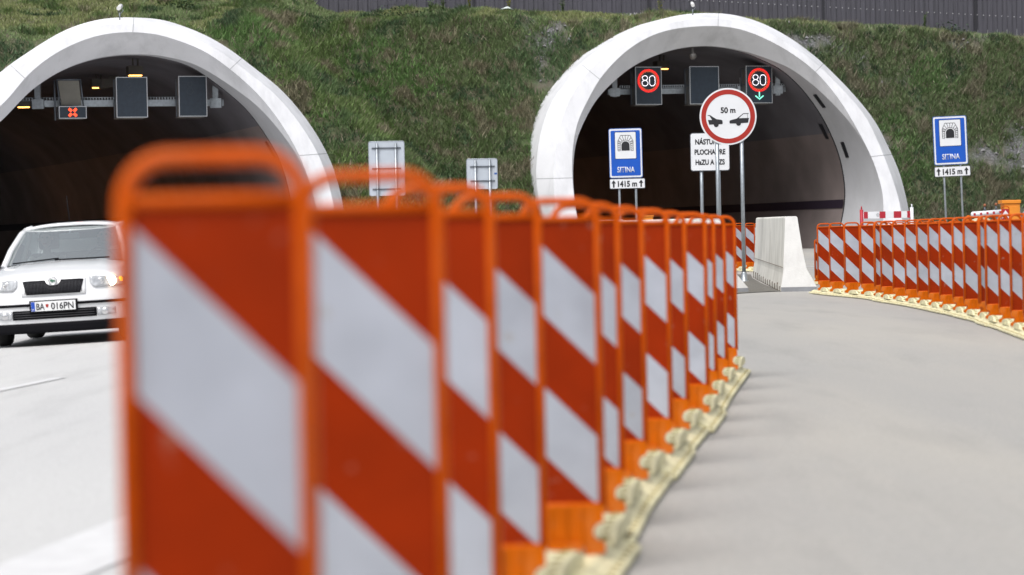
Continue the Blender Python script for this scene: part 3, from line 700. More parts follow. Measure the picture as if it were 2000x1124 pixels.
# far rows
Fp = []
for px, Y in ((1446, 59.4), (1466, 58.7), (1484, 58.2), (1502, 57.6)):
    p = P(px, 530, Y); Fp.append((p.x, Y))
row(Fp[::-1], [R(3)]*4, ['far guide board half hidden by the top of the barrier, right of the sign post', 'far guide board whose edge touches the concrete barrier', 'far guide board just right of the tall sign post foot', 'far guide board between the left row and the tall sign post'], 'far guide boards behind the tall sign post')
p = P(1599, 550, 47); guide_board(p.x, 47, R(35), R(-10), 'short guide board half hidden behind the far end of the right row', 'second line of guide boards', .74, .8)
for i, px in enumerate((1706, 1732, 1757, 1786, 1812, 1838, 1866, 1893, 1921, 1948)):
    Y = 46-i*.9; p = P(px, 550, Y)
    guide_board(p.x, Y, R(14+random.uniform(-5, 5)), R(-3), '%s guide board of the hidden second line, only its handle showing above the right row' % ORD[i], 'second line of guide boards', 1.0, .92)

# ------------------------------------------------------------------ concrete barriers
def nj_profile(h, top, left, right):
    # asymmetric step barrier cross section, x right, z up (top centred on 0)
    return [(-top/2-left, 0), (-top/2-left, .075), (-top/2-left*.55, .30), (-top/2, h-.02), (-top/2+.02, h), (top/2-.02, h), (top/2, h-.02), (top/2+right*.25, h*.55), (top/2+right*.46, h*.30), (top/2+right, .075), (top/2+right, 0)]
def barrier(name, label, a, b_, prof, nseg=3, cat='barrier'):
    a = Vector(a); b_ = Vector(b_); d = (b_-a); L = d.length; rz = math.atan2(-(d.x), d.y)
    t = thing(name, label, cat, a, rz, rx=math.atan2(d.z, math.hypot(d.x, d.y)))
    sl_ = L/nseg
    for k in range(nseg):
        mb = MB(); n = len(prof); y0_, y1_ = k*sl_+(.0 if k == 0 else .012), (k+1)*sl_
        mb.prism([p for p in prof if p[1] >= .074] if False else prof, y0_, y1_)
        mb.build('segment', M['barrier'] if k else M['barrier'], t, bevel=.012)
    # bright end cap and grey foot band
    mb = MB(); mb.prism([(x*.985, z) for x, z in prof if z >= .074], -.010, .0); mb.build('end_face', M['barrier_end'], t)
    mb = MB(); w0, w1 = prof[0][0]*.99, prof[-1][0]*.99; mb.prism([(w0, .0), (w0, .074), (w1, .074), (w1, 0)], -.012, 0); mb.build('end_foot', M['cut'], t)
    mb = MB(); x = prof[2][0]-.004
    mb.tube([(prof[2][0]-.006, .0, .40), (prof[2][0]-.006, L, .40)], .004, 4)
    k = .25
    while k < L:
        mb.box((prof[0][0]-.008, k, .0), (prof[0][0]+.06, k+.05, .085+random.uniform(0, .05))); k += L/13
    mb.build('drain_notches', M['rust'], t)
    return t
a = Gpx(1548, 570); b_ = Vector((a.x+.62, a.y+11.5, 0)); b_.z = G(b_.x, b_.y); a.z = G(a.x, a.y)
barrier('concrete_barrier', 'tall pale concrete barrier with segments, standing free right of the sign posts', a, b_, nj_profile(1.24, .20, .09, .30))
p = Gpx(1397, 573); q = Vector((p.x-1.2, p.y+9, 0)); q.z = G(q.x, q.y)
barrier('concrete_barrier', 'white concrete barrier with sloping foot, mostly hidden by the left row', p, q, nj_profile(1.24, .20, .42, .46), 2)
p = P(1210, 560, 44); p.z = G(p.x, 44); q = P(1094, 560, 46); q.z = G(q.x, 46)
barrier('concrete_barrier', 'white topped barrier glimpsed through the handles of the left row', p, q, nj_profile(1.25, .2, .2, .2), 1)

# ------------------------------------------------------------------ signs
def sign_frame(name, label, cat, px, py, Y, rz=0):
    """Empty standing on the ground below pixel px,py at depth Y; returns (thing, height of that pixel, metres per pixel)"""
    p = P(px, py, Y); g = G(p.x, Y); t = thing(name, label, cat, (p.x, Y, g), rz); return t, p.z-g, Y/FPX
def rrect(w_, h_, r_, cx=0, cz=0, n=4):
    out = []
    for sx, sz, a0 in ((1, 1, 0), (-1, 1, 90), (-1, -1, 180), (1, -1, 270)):
        for k in range(n+1): a = R(a0+90*k/n); out.append((cx+sx*(w_/2-r_)+r_*math.cos(a), cz+sz*(h_/2-r_)+r_*math.sin(a)))
    return out
def arrow_poly(cx, cz, h, w_): return [(cx-w_*.20, cz-h/2), (cx+w_*.20, cz-h/2), (cx+w_*.20, cz+h*.08), (cx+w_*.5, cz+h*.02), (cx+w_*.5, cz+h*.12), (cx, cz+h/2), (cx-w_*.5, cz+h*.12), (cx-w_*.5, cz+h*.02), (cx-w_*.20, cz+h*.08)]
def sitina(px0, px1, py0, py1, qy0, qy1, Y, label, tilt):
    cx = (px0+px1)/2; t, zc, u = sign_frame('tunnel_sign', label, 'traffic sign', cx, (py0+py1)/2, Y); t.rotation_euler = (0, tilt, 0)
    W, H = (px1-px0)*u, (py1-py0)*u
    mb = MB(); mb.prism(rrect(W, H, .05, 0, zc), -.012, .012); mb.build('board', M['bluedark'], t)
    mb = MB(); mb.prism(rrect(W*.965, H*.975, .045, 0, zc), -.016, -.0125); mb.build('border', M['whitesheet'], t)
    mb = MB(); mb.prism(rrect(W*.88, H*.91, .03, 0, zc), -.020, -.0165); mb.build('field', M['blue'], t)
    iz = zc+H*.155; iw, ih = W*.62, H*.53
    mb = MB(); mb.prism(rrect(iw*1.04, ih*1.03, .02, 0, iz), -.0235, -.0205); mb.build('pictogram_edge', M['black'], t)
    mb = MB(); mb.prism(rrect(iw, ih, .02, 0, iz), -.027, -.024); mb.build('pictogram_field', M['whitesheet'], t)
    # arch: dark opening + stone voussoirs
    aw = iw*.20; az = iz-ih*.20; sh = ih*.20; op = [(-aw, az), (aw, az)]
    for k in range(13): a = R(k*15); op.append((aw*math.cos(a), az+sh+aw*math.sin(a)))
    mb = MB(); mb.prism(op, -.030, -.0275); lw = iw*.011
    def ln(p_, q_):
        p_ = Vector(p_); q_ = Vector(q_); d_ = (q_-p_).normalized(); nn = Vector((-d_.y, d_.x))*lw
        mb.prism([(p_+nn)[:], (q_+nn)[:], (q_-nn)[:], (p_-nn)[:]], -.030, -.0275)
    ri = aw*1.28; inner = [(-ri, az), (-ri, az+sh)]+[(ri*math.cos(R(180-k*15)), az+sh+ri*math.sin(R(180-k*15))) for k in range(1, 12)]+[(ri, az+sh), (ri, az)]
    ro = iw*.37; oh = ih*.58; outer = [(-ro, az), (-ro, az+oh*.62), (-ro*.62, az+oh), (ro*.62, az+oh), (ro, az+oh*.62), (ro, az)]
    for L in (inner, outer):
        for p_, q_ in zip(L, L[1:]): ln(p_, q_)
    for s_ in (-1, 1):
        ln((s_*ri, az), (s_*ro, az))
        for k in range(5): zz = az+oh*.12*(k+.8); ln((s_*ri, zz*1.0-.01), (s_*ro, zz+.012))
    for k in range(1, 10):
        a = R(18*k); pi_ = (ri*math.cos(a), az+sh+ri*math.sin(a)); best = None
        # to the octagon
        for r_ in np.linspace(ri, ro*1.5, 60):
            x_, z_ = r_*math.cos(a), az+sh+r_*math.sin(a)
            if abs(x_) > ro or z_ > az+oh or (abs(x_) > ro*.62 and (z_-(az+oh*.62)) > (ro-abs(x_))*(oh*.38)/(ro*.38)): break
            best = (x_, z_)
        if best: ln(pi_, best)
    mb.build('tunnel_pictogram', M['black'], t)
    text_mesh('lettering', 'SITINA', H*.115, M['whitesheet'], t, 0, zc-H*.385, -.0225, width=W*.52, bold=.012)
    qz = zc-((qy0+qy1)/2-(py0+py1)/2)*u; qh = (qy1-qy0)*u; qw = W*1.07; ox = .025
    mb = MB(); mb.prism(rrect(qw, qh, .03, ox, qz), -.012, .012); mb.build('distance_plate', M['darkedge'], t)
    mb = MB(); mb.prism(rrect(qw*.97, qh*.90, .025, ox, qz), -.018, -.0125); mb.build('plate_face', M['whitesheet'], t)
    mb = MB(); mb.prism(arrow_poly(ox-qw*.385, qz, qh*.72, qw*.11), -.022, -.0185); mb.prism(arrow_poly(ox+qw*.385, qz, qh*.72, qw*.11), -.022, -.0185); mb.build('arrows', M['black'], t)
    text_mesh('distance_lettering', '1415 m', qh*.56, M['black'], t, ox, qz-qh*.28, -.0205, width=qw*.54, bold=.035)
    for s_ in (-1, 1):
        mb = MB(); mb.tube([(s_*W*.25+.03, .045, 0), (s_*W*.25+.03, .045, zc+H*.4)], .032, 12); mb.lathe([(.07, 0), (.07, .02), (.035, .05)], (s_*W*.25+.03, .045, 0), 12); mb.build('post', M['galv'], t)
sitina(1191, 1256, 251, 348, 349, 369, 68, 'blue tunnel sign with distance plate, standing before the mouth of the right tunnel', R(-.4))
sitina(1829, 1895, 227, 322, 325, 345, 78, 'blue tunnel sign with distance plate, standing on the far right before the grassy slope', R(-1.6))
# text board
t, zc, u = sign_frame('text_board', 'white board with three lines of black Slovak text behind the round sign', 'traffic sign', 1386.5, 297, 62)
W, H = 77*u, 75*u
mb = MB(); mb.prism(rrect(W, H, .06, 0, zc), -.012, .012); mb.build('board', M['darkedge'], t)
mb = MB(); mb.prism(rrect(W*.965, H*.96, .05, 0, zc), -.018, -.0125); mb.build('face', M['whitesheet'], t)
for i, (s_, wd) in enumerate((('N\u00c1STUPN\u00c1', .74), ('PLOCHA PRE', .78), ('HaZU A RZS', .74))):
    text_mesh('lettering', s_, H*.135, M['black'], t, 0, zc+H*(.20-.265*i), -.021, width=W*wd, bold=.035)
for dx in (-17, 17):
    mb = MB(); mb.tube([(dx*u, .05, 0), (dx*u, .05, zc+H*.42)], .040, 12); mb.build('post', M['galv'], t)
# round sign
t, zc, u = sign_frame('round_sign', 'big round red bordered sign with 50 m and two cars on two grey posts', 'traffic sign', 1422, 228, 49.5); Rr = 55.5*u
def disc(r_, n=72, sx=1): return [(r_*sx*math.cos(2*math.pi*k/n), zc+r_*math.sin(2*math.pi*k/n)) for k in range(n)]
mb = MB(); mb.prism(disc(Rr), -.012, .012); mb.build('disc', M['whitesheet'], t)
mb = MB(); n = 72; rr1, rr2 = Rr*.945, Rr*.78; vs = []; fs = []
for k in range(n):
    a = 2*math.pi*k/n
    for r_ in (rr1, rr2):
        for y in (-.016, -.0125): vs.append((r_*math.cos(a), y, zc+r_*math.sin(a)))
for k in range(n):
    o_, q_ = 4*k, 4*((k+1) % n)
    fs += [(o_, q_, q_+2, o_+2), (o_+1, o_+3, q_+3, q_+1), (o_, o_+1, q_+1, q_), (o_+2, q_+2, q_+3, o_+3)]
mb.add(vs, fs); mb.build('red_ring', M['red'], t)
text_mesh('lettering', '50 m', Rr*.20, M['black'], t, 0, zc+Rr*.13, -.0145, width=Rr*.52, bold=.03)
def zpoly(pts):    # zoom-image pixels (8.03 px per photo px, centre 497,545) -> metres
    return [((x-497)/8.03*u, zc-(y-545)/8.03*u) for x, y in pts]
mb = MB()
mb.prism(zpoly([(178, 520), (215, 518), (255, 548), (312, 583), (380, 594), (404, 604), (410, 634), (406, 662), (345, 664), (200, 668), (192, 640), (180, 595), (245, 594), (205, 530), (178, 528)]), -.016, -.0125)
mb.prism(zpoly([(308+38*math.cos(a*.3142), 668+40*math.sin(a*.3142)) for a in range(20)]), -.018, -.0135)
mb.build('left_car_symbol', M['black'], t)
mb = MB()
mb.prism(zpoly([(818, 500), (735, 500), (690, 535), (632, 580), (560, 598), (522, 608), (516, 634), (522, 656), (600, 657), (808, 648), (814, 620), (822, 574), (662, 576), (738, 510), (818, 509)]), -.016, -.0125)
mb.prism(zpoly([(800, 509), (804, 509), (804, 576), (800, 576)]), -.018, -.0135)
mb.prism(zpoly([(658+38*math.cos(a*.3142), 654+40*math.sin(a*.3142)) for a in range(20)]), -.018, -.0135)
mb.build('right_car_symbol', M['black'], t)
for dx in (-22, 26):
    mb = MB(); mb.tube([(dx*u, .045, 0), (dx*u, .045, zc+.1)], .037, 14); mb.lathe([(.09, 0), (.09, .03), (.06, .04), (.06, .16), (.042, .20)], (dx*u, .045, 0), 12); mb.build('post', M['galv'], t)
# back-turned signs
def backsign(px0, px1, py0, py1, Y, posts, clamps, label, sticker=None):
    t, zc, u = sign_frame('road_sign', label, 'traffic sign', (px0+px1)/2, (py0+py1)/2, Y); W, H = (px1-px0)*u, (py1-py0)*u
    mb = MB(); mb.prism(rrect(W, H, .06, 0, zc), -.008, .008); mb.build('board', M['signback'], t)
    mb = MB(); q = rrect(W*.985, H*.985, .055, 0, zc); mb.tube([(x, -.010, z) for x, z in q], .009, 6, closed=True); mb.build('rim', M['galv'], t)
    for k, dx in enumerate(posts):
        mb = MB(); mb.tube([(dx*u, -.060, 0), (dx*u, -.060, zc+H*.46)], .036, 12); mb.build('post', M['galv'], t)
    for cy in clamps:
        z = zc-(cy-(py0+py1)/2)*u; mb = MB(); mb.box((posts[0]*u-.14, -.030, z-.020), (posts[-1]*u+.14, -.010, z+.020))
        for dx in posts: mb.tube([(dx*u-.05, -.075, z), (dx*u+.05, -.075, z)], .028, 8)
        mb.build('clamp', M['galvd'], t)
    if sticker:
        mb = MB(); z = zc-(sticker[1]-(py0+py1)/2)*u; x = (sticker[0]-(px0+px1)/2)*u; mb.box((x-.035, -.012, z-.025), (x+.035, -.0085, z+.025)); mb.build('sticker', M['bluedark'], t)
backsign(720, 791, 276, 383, 70, (-18.5, 18), (290, 330, 370), 'larger grey back of a rectangular sign on two posts, beside the left portal')
backsign(911, 972, 310, 370, 70, (-13, 15), (326, 354), 'smaller grey sign back with a blue sticker, further right between the portals', (968, 340))

# ------------------------------------------------------------------ gantries and matrix signs in the tunnels
def matrix_sign(px0, px1, py0, py1, X0, Y0, label, content, dep=.55, sideglow=False, group=None):
    c = Ppl((px0+px1)/2, (py0+py1)/2, X0, Y0); a = Ppl(px0, (py0+py1)/2, X0, Y0); b_ = Ppl(px1, (py0+py1)/2, X0, Y0); W = (b_-a).length
    H = (Ppl((px0+px1)/2, py0, X0, Y0)-Ppl((px0+px1)/2, py1, X0, Y0)).length
    t = thing('matrix_sign', label, 'electronic sign', c, math.atan(.32), group)
    mb = MB(); mb.box((-W*.47, .03, -H*.49), (W*.47, dep, H*.47)); 
    for z in (-H*.52,): mb.box((-W*.50, .10, z), (W*.42, dep+.06, z+.03))
    mb.build('housing', M['housing'], t, bevel=.01)
    mb = MB()
    for x in (-W*.47,):
        mb.box((x-.03, .06, -H*.48), (x-.002, .13, H*.46)); mb.box((x-.03, dep-.08, -H*.48), (x-.002, dep, H*.46)); mb.box((x-.025, .13, -.02), (x-.002, dep-.08, .03)); mb.box((x-.025, .13, H*.42), (x-.002, dep-.08, H*.45))
    mb.build('side_struts', M['galvd'], t)
    mb = MB(); mb.box((-W/2+.02, -.01, -H/2+.02), (W/2-.02, .03, H/2-.02)); mb.build('display', M['face'], t)
    mb = MB(); e = .022
    for q in (((-W/2, -.025, H/2-e), (W/2, .032, H/2)), ((-W/2, -.025, -H/2), (W/2, .032, -H/2+e)), ((-W/2, -.025, -H/2+e), (-W/2+e, .032, H/2-e)), ((W/2-e, -.025, -H/2+e), (W/2, .032, H/2-e))): mb.box(*q)
    mb.build('display_frame', M['faceframe'], t)
    def dots(L, r_, mt, name):
        mb = MB()
        for x, z in L: mb.prism([(x+r_*math.cos(k*math.pi/3), z+r_*math.sin(k*math.pi/3)) for k in range(6)], -.016, -.0102)
        return mb.build(name, mt, t, fixn=False)
    if 'limit' in content:
        cz = H*.5-W*.50; Ro = W*.405; L = []
        for r_, nn, off in ((Ro, 56, 0), (Ro*.955, 54, .5), (Ro*.90, 52, 0)): L += [(r_*math.cos(2*math.pi*(k+off)/nn), cz+r_*math.sin(2*math.pi*(k+off)/nn)) for k in range(nn)]
        dots(L, .0135, M['led_r'], 'diode_ring'); dots([(Ro*.815*math.cos(2*math.pi*k/46), cz+Ro*.815*math.sin(2*math.pi*k/46)) for k in range(46)], .012, M['led_o'], 'inner_diode_ring')
        dw, dh = W*.105, W*.185; cw = (-W*.135, W*.145); paths = []
        x8 = cw[0]; rr_ = dh*.46
        paths.append([(x8+dw*.95*math.cos(a), cz+dh-rr_+rr_*math.sin(a)) for a in np.linspace(0, 2*math.pi, 21)])
        rb = dh*.54; paths.append([(x8+dw*1.08*math.cos(a), cz-dh+rb+rb*math.sin(a)) for a in np.linspace(0, 2*math.pi, 21)])
        x0_ = cw[1]; o_ = [(x0_+dw*math.cos(a), cz+(dh-dw)+dw*math.sin(a)) for a in np.linspace(0, math.pi, 11)]+[(x0_+dw*math.cos(a), cz-(dh-dw)+dw*math.sin(a)) for a in np.linspace(math.pi, 2*math.pi, 11)]; o_.append(o_[0]); paths.append(o_)
        mb = MB()
        for pth in paths: mb.tube([(x, -.018, z) for x, z in pth], .0075, 6)
        mb.build('digits_eighty', M['led_w'], t)
    if 'arrow' in content:
        z0 = -H*.5+H*.17; mb = MB(); s_ = W*.15; r_ = .020
        mb.tube([(0, -.018, z0+s_*1.15), (0, -.018, z0-s_*.1)], .020, 6); mb.tube([(-s_, -.018, z0+s_*.25), (0, -.018, z0-s_*.55), (s_, -.018, z0+s_*.25)], r_, 6); mb.build('green_arrow', M['led_g'], t)
    if 'cross' in content:
        for sx in (-1, 1):
            for sz in (-1, 1):
                mb = MB(); c_ = Vector((sx*.075, 0, sz*.075+.0)); d_ = Vector((sx, 0, sz)).normalized(); nn = Vector((-d_.z, 0, d_.x))
                for i in range(5):
                    for j in range(3):
                        q = c_+d_*(i-2)*.024+nn*(j-1)*.028; mb.prism([(q.x+.013*math.cos(k*math.pi/3), q.z+.013*math.sin(k*math.pi/3)) for k in range(6)], -.018, -.0102)
                mb.build('cross_arm', M['led_x'], t, fixn=False)
    if 'ghost' in content:
        L = [(W*.02+.10*math.cos(a)-.1, H*.13+.10*math.sin(a)) for a in np.linspace(0, 6.1, 20)]+[(W*.02+.07*math.cos(a)-.1, H*.30+.07*math.sin(a)) for a in np.linspace(0, 6.1, 16)]
        dots(L, .008, M['ghost'], 'unlit_diodes')
    if 'ghost2' in content:
        L = [(.25*math.cos(a), H*.08+.25*math.sin(a)) for a in np.linspace(0, 6.1, 34)]; dots(L, .006, M['ghost'], 'unlit_diodes')
    return t
M['led_x'] = mat('cross_diodes', (.9, .1, .02), emit=(1, .07, .025), estr=2.4)
GRX, GRY = 7.0, 95.6; GLX, GLY = -11.4, 80.4
gm = 'matrix signs on the tunnel gantries'
matrix_sign(1241, 1292, 131, 205, GRX, GRY, 'matrix sign showing a white 80 in a red ring, leftmost in the right tunnel', 'limit', group=gm)
matrix_sign(1347, 1404, 130, 204, GRX, GRY, 'blank dark matrix sign partly behind the round sign in the right tunnel', '', group=gm)
matrix_sign(1457, 1508, 129, 202, GRX, GRY, 'matrix sign showing 80 above a green down arrow', 'limit arrow', group=gm)
matrix_sign(115, 169, 208, 232, GLX, GLY, 'small matrix sign with a glowing red cross in the left tunnel', 'cross', dep=.5, group=gm)
matrix_sign(227, 288, 151, 230, GLX, GLY, 'blank dark matrix sign under the ceiling lamp in the left tunnel', 'ghost2', group=gm)
matrix_sign(349, 404, 149, 228, GLX, GLY, 'blank dark matrix sign with faint unlit figure, rightmost in the left tunnel', 'ghost', group=gm)
# pale hatch above the red cross
c = Ppl(136, 182, GLX, GLY+.25); t = thing('cover_panel', 'pale slanted cover panel in a metal frame above the red cross', 'panel', c, math.atan(.32))
mb = MB(); mb.prism([(-.36, .38), (.30, .38), (.36, -.38), (-.26, -.38)], .0, .04); mb.build('panel', M['housing_w'], t)
mb = MB(); mb.tube([(-.40, -.02, .40), (-.30, -.02, -.40)], .02, 6); mb.tube([(.34, -.02, .40), (.42, -.02, -.42)], .025, 6); mb.tube([(-.42, -.02, .41), (.36, -.02, .41)], .025, 6); mb.tube([(-.46, .03, .40), (-.46, .03, -.85)], .03, 6); mb.build('frame', M['galvd'], t)
def gantry(label, xs, ybeam, ytray, hang, X0, Y0):
    a = Ppl(xs[0], ybeam(xs[0]), X0, Y0+.75); b_ = Ppl(xs[1], ybeam(xs[1]), X0, Y0+.75); t = thing('sign_gantry', label, 'gantry', a)
    mb = MB(); d_ = (b_-a); rz = math.atan2(d_.y, d_.x); MM = Matrix.Rotation(rz, 4, 'Z') @ Matrix.Rotation(-math.atan2(d_.z, d_.xy.length), 4, 'Y'); L = d_.length
    mb.box((0, -.08, -.10), (L, .08, .10), MM); mb.build('beam', M['galv'], t)
    a2 = Ppl(xs[2], ytray(xs[2]), X0, Y0+.75)-a; b2 = Ppl(xs[3], ytray(xs[3]), X0, Y0+.75)-a; mb = MB(); n = int((b2-a2).length/.09)
    for s_ in (-.045, .045): mb.tube([a2+Vector((0, 0, s_)), b2+Vector((0, 0, s_))], .016, 5)
    for k in range(n): q = a2.lerp(b2, k/n); mb.box((q.x-.014, q.y-.05, q.z-.05), (q.x+.014, q.y+.05, q.z+.05))
    mb.build('cable_tray', M['galv'], t)
    for hx, ht, hb in hang:
        p = Ppl(hx, ht, X0, Y0+.80)-a; q = Ppl(hx, hb, X0, Y0+.80)-a; mb = MB(); mb.box((q.x-.09, q.y-.12, q.z), (q.x+.09, q.y+.06, p.z))
        m_ = Ppl(hx, ybeam(hx), X0, Y0+.7)-a; mb.box((m_.x-.18, m_.y-.12, m_.z-.16), (m_.x+.18, m_.y+.05, m_.z+.14)); mb.build('hanger', M['galv'], t)
    return t
gantry('galvanised gantry beam with cable tray across the right tunnel', (1187, 1533, 1211, 1548), lambda x: 180.5-(x-1187)*.016, lambda x: 171-(x-1187)*.014, ((1201, 150, 190), (1450, 152, 196), (1519, 140, 187)), GRX, GRY)
gantry('galvanised gantry beam with cable tray across the left tunnel', (62, 436, 40, 345), lambda x: 203.5-(x-62)*.006, lambda x: 194.5-(x-62)*.006, ((75, 160, 213), (422, 158, 210)), GLX, GLY)
def tunnel_lamp(px, py, X0, Y0, wd, label, box=True):
    c = Ppl(px, py, X0, Y0); t = thing('tunnel_lamp', label, 'ceiling lamp', c, math.atan(.32), 'sodium lamps in the tunnels')
    mb = MB(); mb.box((-wd*.58, -.15, .03), (wd*.58, .35, .32)); mb.box((-wd*.2, .05, .32), (-wd*.2+.05, .10, .75)); mb.box((wd*.2, .05, .32), (wd*.2+.05, .10, .75)); mb.build('casing', M['lampb'], t)
    mb = MB(); mb.box((-wd/2, -.14, .0), (wd/2, .08, .028)); mb.build('tube', M['lamp'], t)
tunnel_lamp(264, 149, GLX, GLY+1.2, .40, 'glowing orange ceiling lamp directly above the middle matrix sign of the left tunnel')
tunnel_lamp(192, 173, GLX, GLY+9, .40, 'glowing orange lamp strip deeper in the left tunnel, between cover panel and middle sign')
tunnel_lamp(46, 211, GLX, GLY+5, .36, 'glowing orange lamp strip at the far left below the gantry')
tunnel_lamp(1293, 136, GRX, GRY+4, .42, 'orange lamp behind the leftmost 80 sign of the right tunnel')
for (X0, Y0, k, nn) in ((GRX, GRY, 0, 'right'), (GLX, GLY, 1, 'left')):
    for j, dY in enumerate((16, 27, 38)):
        cc = Vector((X0, Y0, 0))+AX*dY-UX*6.2; cc.z = 6.0
        t = thing('tunnel_lamp', '%s lamp along the ceiling deep inside the %s tunnel' % (('nearest', 'middle', 'farthest')[j], nn), 'ceiling lamp', cc+UX*3.2, math.atan(.32), 'sodium lamps in the tunnels')
        mb = MB(); mb.box((-.25, -.5, .03), (.25, .5, .25)); mb.build('casing', M['lampb'], t); mb = MB(); mb.box((-.12, -.5, -.01), (.12, .5, .028)); mb.build('tube', M['lamp_deep'], t)
# dome camera in right tunnel, drum fan
c = Ppl(1353, 110, GRX, GRY-.5); t = thing('dome_camera', 'pale grey dome hanging under the crown of the right tunnel', 'camera', c)
mb = MB(); mb.lathe([(0, -.14)]+[(.14*math.sin(a), -.14*math.cos(a)) for a in np.linspace(.2, 2.4, 10)]+[(.05, .13), (.03, .35)], (0, 0, 0), 16); mb.build('dome', M['housing'], t)
def mast_camera(px, pyb, h, X0, Y0, label):
    b_ = Ppl(px, pyb, X0, Y0+.3); t = thing('surveillance_camera', label, 'camera', b_-Vector((0, 0, .05)))
    mb = MB(); mb.tube([(0, 0, 0), (0, 0, h*.42)], .022, 8); mb.tube([(0, 0, h*.30), (.05, 0, h*.42), (.10, .04, h*.55), (.03, .12, h*.8)], .010, 6); mb.build('mast', M['galv'], t)
    mb = MB(); mb.tube([(-.035, 0, h*.36), (-.035, 0, h*.62)], .008, 6); mb.tube([(.035, 0, h*.36), (.035, 0, h*.62)], .008, 6); mb.tube([(-.035, 0, h*.36), (.035, 0, h*.36)], .008, 6); mb.build('yoke', M['galvd'], t)
    mb = MB(); mb.tube([(0, -.16, h*.64), (0, .26, h*.84)], .055, 14); mb.tube([(0, -.20, h*.655), (0, .27, h*.88)], .064, 12); mb.build('housing', M['camw'], t)
    mb = MB(); mb.tube([(0, -.185, h*.62), (0, -.158, h*.635)], .050, 14); mb.build('lens', M['black'], t)
mast_camera(234, 36, .50, -11.6, 76, 'white surveillance camera on a short mast on the left portal')
mast_camera(1353, 27, .50, 7.5, 91, 'surveillance camera on a short mast on the right portal, before the fence')
# ceiling cable boxes receding in left tunnel
for k, (px, py, s_) in enumerate(((212, 163, .2), (222, 155, .16), (202, 168, .14))):
    c = Ppl(px, py, GLX, GLY+5+k); t = tag(MB().box((-s_, -s_, -s_*.7), (s_, s_, s_*.7)).build('junction_box', M['lampb'], bevel=.02), ('dull junction box beside the middle lamp of the left tunnel', 'upper dull junction box against the middle matrix sign', 'lower dull junction box above the deep lamp strip')[k], 'junction box'); t.location = c

# ------------------------------------------------------------------ works equipment on the far right
# red/white barrier board
t, zc, u = sign_frame('barrier_board', 'red and white barrier board between two posts at the foot of the right portal', 'barrier board', 1732, 420, 80)
W = 92*u; H = 21*u*.9/1.0; tl2 = R(-0.6)
for i, nme in enumerate(('white',)):
    mb = MB(); mb.box((-W/2, -.02, zc-H*.35), (W/2, .02, zc+H*.35)); mb.build('board', M['whitesheet'], t)
mb = MB()
for a_, b_ in ((-.49, -.405), (-.155, -.03), (.145, .305), (.43, .495)): mb.box((W*a_, -.026, zc-H*.35), (W*b_, -.0205, zc+H*.35))
mb.build('red_blocks', M['crimson'], t)
mb = MB(); mb.lathe([(.028*.9, -.030), (.028, -.0205)], (-W*.19, 0, zc+.03), 16, 'y'); 
q = [(-W*.19+.045*math.cos(a), -.024, zc+.045*math.sin(a)) for a in np.linspace(0, 6.28, 20)]; mb = MB(); mb.tube(q, .004, 5); mb.tube([(-W*.19-.02, -.024, zc-.02), (-W*.19, -.024, zc+.02), (-W*.19+.02, -.024, zc-.015)], .004, 5); mb.build('round_mark', M['darkedge'], t)
for s_, mt, zt in ((-1, 'crimson', .28), (1, 'whitesheet', .32)):
    mb = MB(); x = s_*(W/2+.05); mb.tube([(x, .02, 0), (x, .02, zc+zt-.10)], .055, 12); mb.tube([(x, .02, zc+zt-.10), (x, .02, zc+zt)], .022, 10); mb.build('post', M[mt], t)
    mb = MB(); mb.box((x-.2, -.3, 0), (x+.2, .3, .1)); mb.build('foot', M['blackpl'], t, bevel=.02)
# boom
t, zc, u = sign_frame('boom_barrier', 'white boom with small red squares and two lamps beside the orange cabinet', 'barrier', 1928, 417, 62)
W = 60*u; mb = MB(); MM = Matrix.Translation((0, 0, zc)) @ Matrix.Rotation(R(-3.5), 4, 'Y')
pts = [MM @ Vector((x, 0, 0)) for x in (-W/2-.02, -W/2+.01, W/2)]; mb.tube(pts, [.04, .065, .065], 14); mb.build('boom', M['whitesheet'], t)
mb = MB()
for k in range(5): x = -W/2+.03+W*.21*k; mb.box((x, -.072, -.03), (x+.05, -.064, .03), MM)
mb.build('red_squares', M['crimson'], t)
for x in (-.07*W, .30*W):
    mb = MB(); c_ = MM @ Vector((x, 0, .06)); mb.tube([c_, c_+Vector((0, 0, .09))], .025, 8); mb.build('lamp_stem', M['galvd'], t)
    mb = MB(); c_ = c_+Vector((0, 0, .14)); mb.lathe([(.0, -.045), (.03, -.04), (.038, 0), (.03, .04), (0, .045)], c_, 12, 'y'); mb.build('warning_lamp', M['amberlens'], t)
mb = MB(); mb.box((-.06-W*.3, .02, 0), (.06-W*.3, .14, zc)); mb.box((-.06+W*.4, .02, 0), (.06+W*.4, .14, zc)); mb.build('stand', M['galv'], t)
# chevron board
t, zc, u = sign_frame('chevron_board', 'narrow red board with white chevrons in front of the orange cabinet', 'guide board', 1964, 430, 61)
W = 13*u*.95; mb = MB(); H2 = zc+.26; mb.box((-W/2, -.01, .2), (W/2, .01, H2)); mb.build('panel', M['crimson'], t)
mb = MB()
for k in range(4):
    z = H2-.06-k*.24; mb.prism([(-W/2, z-.14), (0, z), (W/2, z-.14), (W/2, z-.04-.01), (0, z+.0+.03), (-W/2, z-.05)][:0] or [(-W/2, z-.17), (0, z-.07), (W/2, z-.17), (W/2, z-.07), (0, z+.03), (-W/2, z-.07)], -.016, -.0105)
mb.build('chevrons', M['whitesheet'], t)
path = [(W/2+.01, 0, .1), (W/2+.01, 0, H2+.01)]+[((W/2+.01)*math.cos(a), 0, H2+.01+.06*math.sin(a)) for a in np.linspace(.2, 2.94, 9)]+[(-W/2-.01, 0, H2+.01), (-W/2-.01, 0, .1)]
